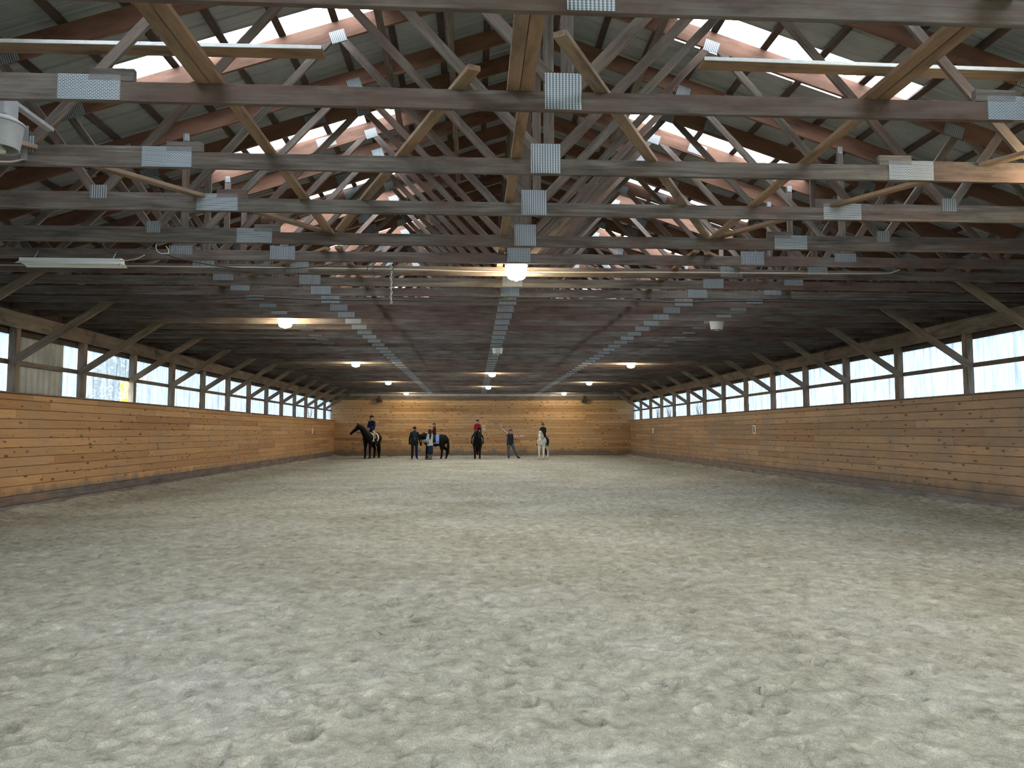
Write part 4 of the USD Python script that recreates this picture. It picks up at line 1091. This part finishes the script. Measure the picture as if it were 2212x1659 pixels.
# 1: tall black horse, three-quarter view, head turned to the left
h1, a1 = (-6.55, 42.75, 0.02), DEG(-90 - 20)
horse('tall black horse at the far left with its head turned to the left', h1, a1, 1.03, (0.88, -0.34, 1.80), (0.98, -0.76, 1.38), 'coat_black', 'mane_black', 'hoof', 'pad_white')
person('rider in navy jacket, tan breeches and tall black boots on the tall black horse', h1, a1, mounted((-0.02, 0, 1.50), 1.0, 0.32, (0.36, 0.07, 0.22)), [
    ('jacket', 'navy', 'jacket'), ('breeches', 'tan_cloth', 'breeches'), ('boot', 'leather_black', 'boots'), ('helmet', 'helmet_black', 'helmet'), ('hair', 'hair_dark', 'hair')], 1.0, head_yaw=DEG(40))
# 2: man standing, black pony in profile, its small rider, woman in front
person('standing bearded man in dark open jacket, blue shirt, cap and dark glasses', (-3.98, 41.6, 0.015), DEG(-90 + 8), standing(1.04, wrL=(0.22, 0.30, 1.02), elL=(0.03, 0.28, 1.13), thR=(1, 0.2, 0)), [
    ('shirt', 'blue_shirt', 'vest'), ('jacket_sleeve', 'black_cloth', 'sleeves'), ('scarf', 'scarf_grey', 'scarf'), ('trousers', 'navy', 'trousers'), ('shoe', 'leather_black', 'shoes'), ('cap', 'black_cloth', 'cap'), ('glasses', 'leather_black', 'glasses'), ('beard', 'scarf_grey', 'beard'), ('jacket_hem', 'black_cloth', 'hem')], 1.04, head_yaw=DEG(5))
h2, a2 = (-2.86, 41.65, 0.015), DEG(180)
horse('stocky black pony standing side-on between the man and the woman, head lowered', h2, a2, 0.92, (0.86, 0.10, 1.42), (0.82, 0.10, 0.86), 'coat_black', 'mane_black', 'hoof', 'pad_blue', fore=((0.46, 0), (0.36, 0)), hind=((-0.42, 0), (-0.72, 0)), bulk=1.22)
person('small rider in maroon top and helmet on the black pony, behind the woman', h2, a2, mounted((0.0, 0, 1.33), 0.70, 0.42, (0.38, 0.1, 0.22)), [
    ('top', 'maroon', 'jacket'), ('breeches', 'black_cloth', 'breeches'), ('boot', 'leather_black', 'boots'), ('helmet', 'helmet_black', 'helmet'), ('hair', 'hair_dark', 'long_hair')], 0.70, head_yaw=DEG(70))
person('woman in pale grey-blue sweater, long navy skirt and boots, seen in front of the pony', (-3.03, 40.35, 0.015), DEG(180 - 35), standing(0.965, wrL=(0.36, 0.08, 1.08), wrR=(0.34, -0.06, 1.02), elL=(0.05, 0.24, 1.10), elR=(0.08, -0.25, 1.08), thL=(0, -0.3, 1), thR=(0, 0.3, 1)), [
    ('sweater', 'grey_blue_knit', 'jacket'), ('sweater_hem', 'grey_blue_knit', 'hem'), ('skirt', 'navy', 'skirt'), ('boot', 'boot_grey', 'boots'), ('hair', 'hair_dark', 'long_hair')], 0.965, head_yaw=DEG(-50))
# 3: black horse head on, rider in red
h3, a3 = (-0.42, 41.85, 0.015), DEG(-90)
horse('black horse facing the camera head-on with a white star', h3, a3, 0.93, (0.88, 0.12, 1.78), (1.16, 0.12, 1.27), 'coat_black', 'mane_black', 'hoof', 'pad_white', star=1)
person('rider in red jacket on the black horse that faces the camera', h3, a3, mounted((-0.02, 0, 1.42), 0.82, 0.36, (0.36, 0.08, 0.22)), [
    ('jacket', 'red_cloth', 'jacket'), ('breeches', 'black_cloth', 'breeches'), ('boot', 'leather_black', 'boots'), ('helmet', 'helmet_black', 'helmet'), ('hair', 'hair_dark', 'hair')], 0.82)
# 4: instructor with arms flung out
person('standing person in purple helmet, dark vest, plaid sleeves and jeans, arms flung wide', (1.50, 42.0, 0.015), DEG(-90), {
    'head': (0.04, -0.01, 1.52), 'neck': (0, -0.02, 1.37), 'chest': (0, -0.03, 1.18), 'pelvis': (0, -0.04, 0.92), 'shL': (0, 0.12, 1.31), 'shR': (0, -0.18, 1.34), 'elL': (0.06, 0.40, 1.23), 'wrL': (0.10, 0.64, 1.27), 'elR': (0.05, -0.38, 1.58), 'wrR': (0.08, -0.53, 1.80),
    'hipL': (0, 0.06, 0.86), 'hipR': (0, -0.13, 0.86), 'knL': (0.06, 0.20, 0.47), 'knR': (0.05, -0.14, 0.46), 'anL': (0, 0.40, 0.09), 'anR': (0, -0.12, 0.085), 'toL': (0.12, 0.50, 0.035), 'toR': (0.17, -0.13, 0.035), 'thL': (0, 0, 1), 'thR': (0.3, 0.8, 0.4), 'curl': 0.1}, [
    ('vest', 'vest_dark', 'vest'), ('sleeve', 'plaid', 'sleeves'), ('jeans', 'denim', 'trousers'), ('boot', 'navy', 'boots'), ('helmet', 'helmet_purple', 'helmet'), ('hair', 'hair_dark', 'hair')], 0.96, head_yaw=DEG(8))
# 5: white pony and small rider
h4, a4 = (3.28, 41.1, 0.015), DEG(-90 - 20)
horse('white pony facing the camera with a dark muzzle and dark tail', h4, a4, 0.86, (0.92, 0.05, 1.72), (1.18, 0.10, 1.20), 'coat_white', 'mane_white', 'hoof_pale', 'pad_dark', dark_muzzle=True, tail_m='mane_black', bulk=1.14)
person('small rider in black top and black helmet on the white pony', h4, a4, mounted((-0.02, 0, 1.27), 0.76, 0.36, (0.36, 0.08, 0.22)), [
    ('top', 'black_cloth', 'jacket'), ('breeches', 'black_cloth', 'breeches'), ('boot', 'leather_black', 'boots'), ('helmet', 'helmet_black', 'helmet'), ('hair', 'hair_dark', 'hair')], 0.76, head_yaw=DEG(20))
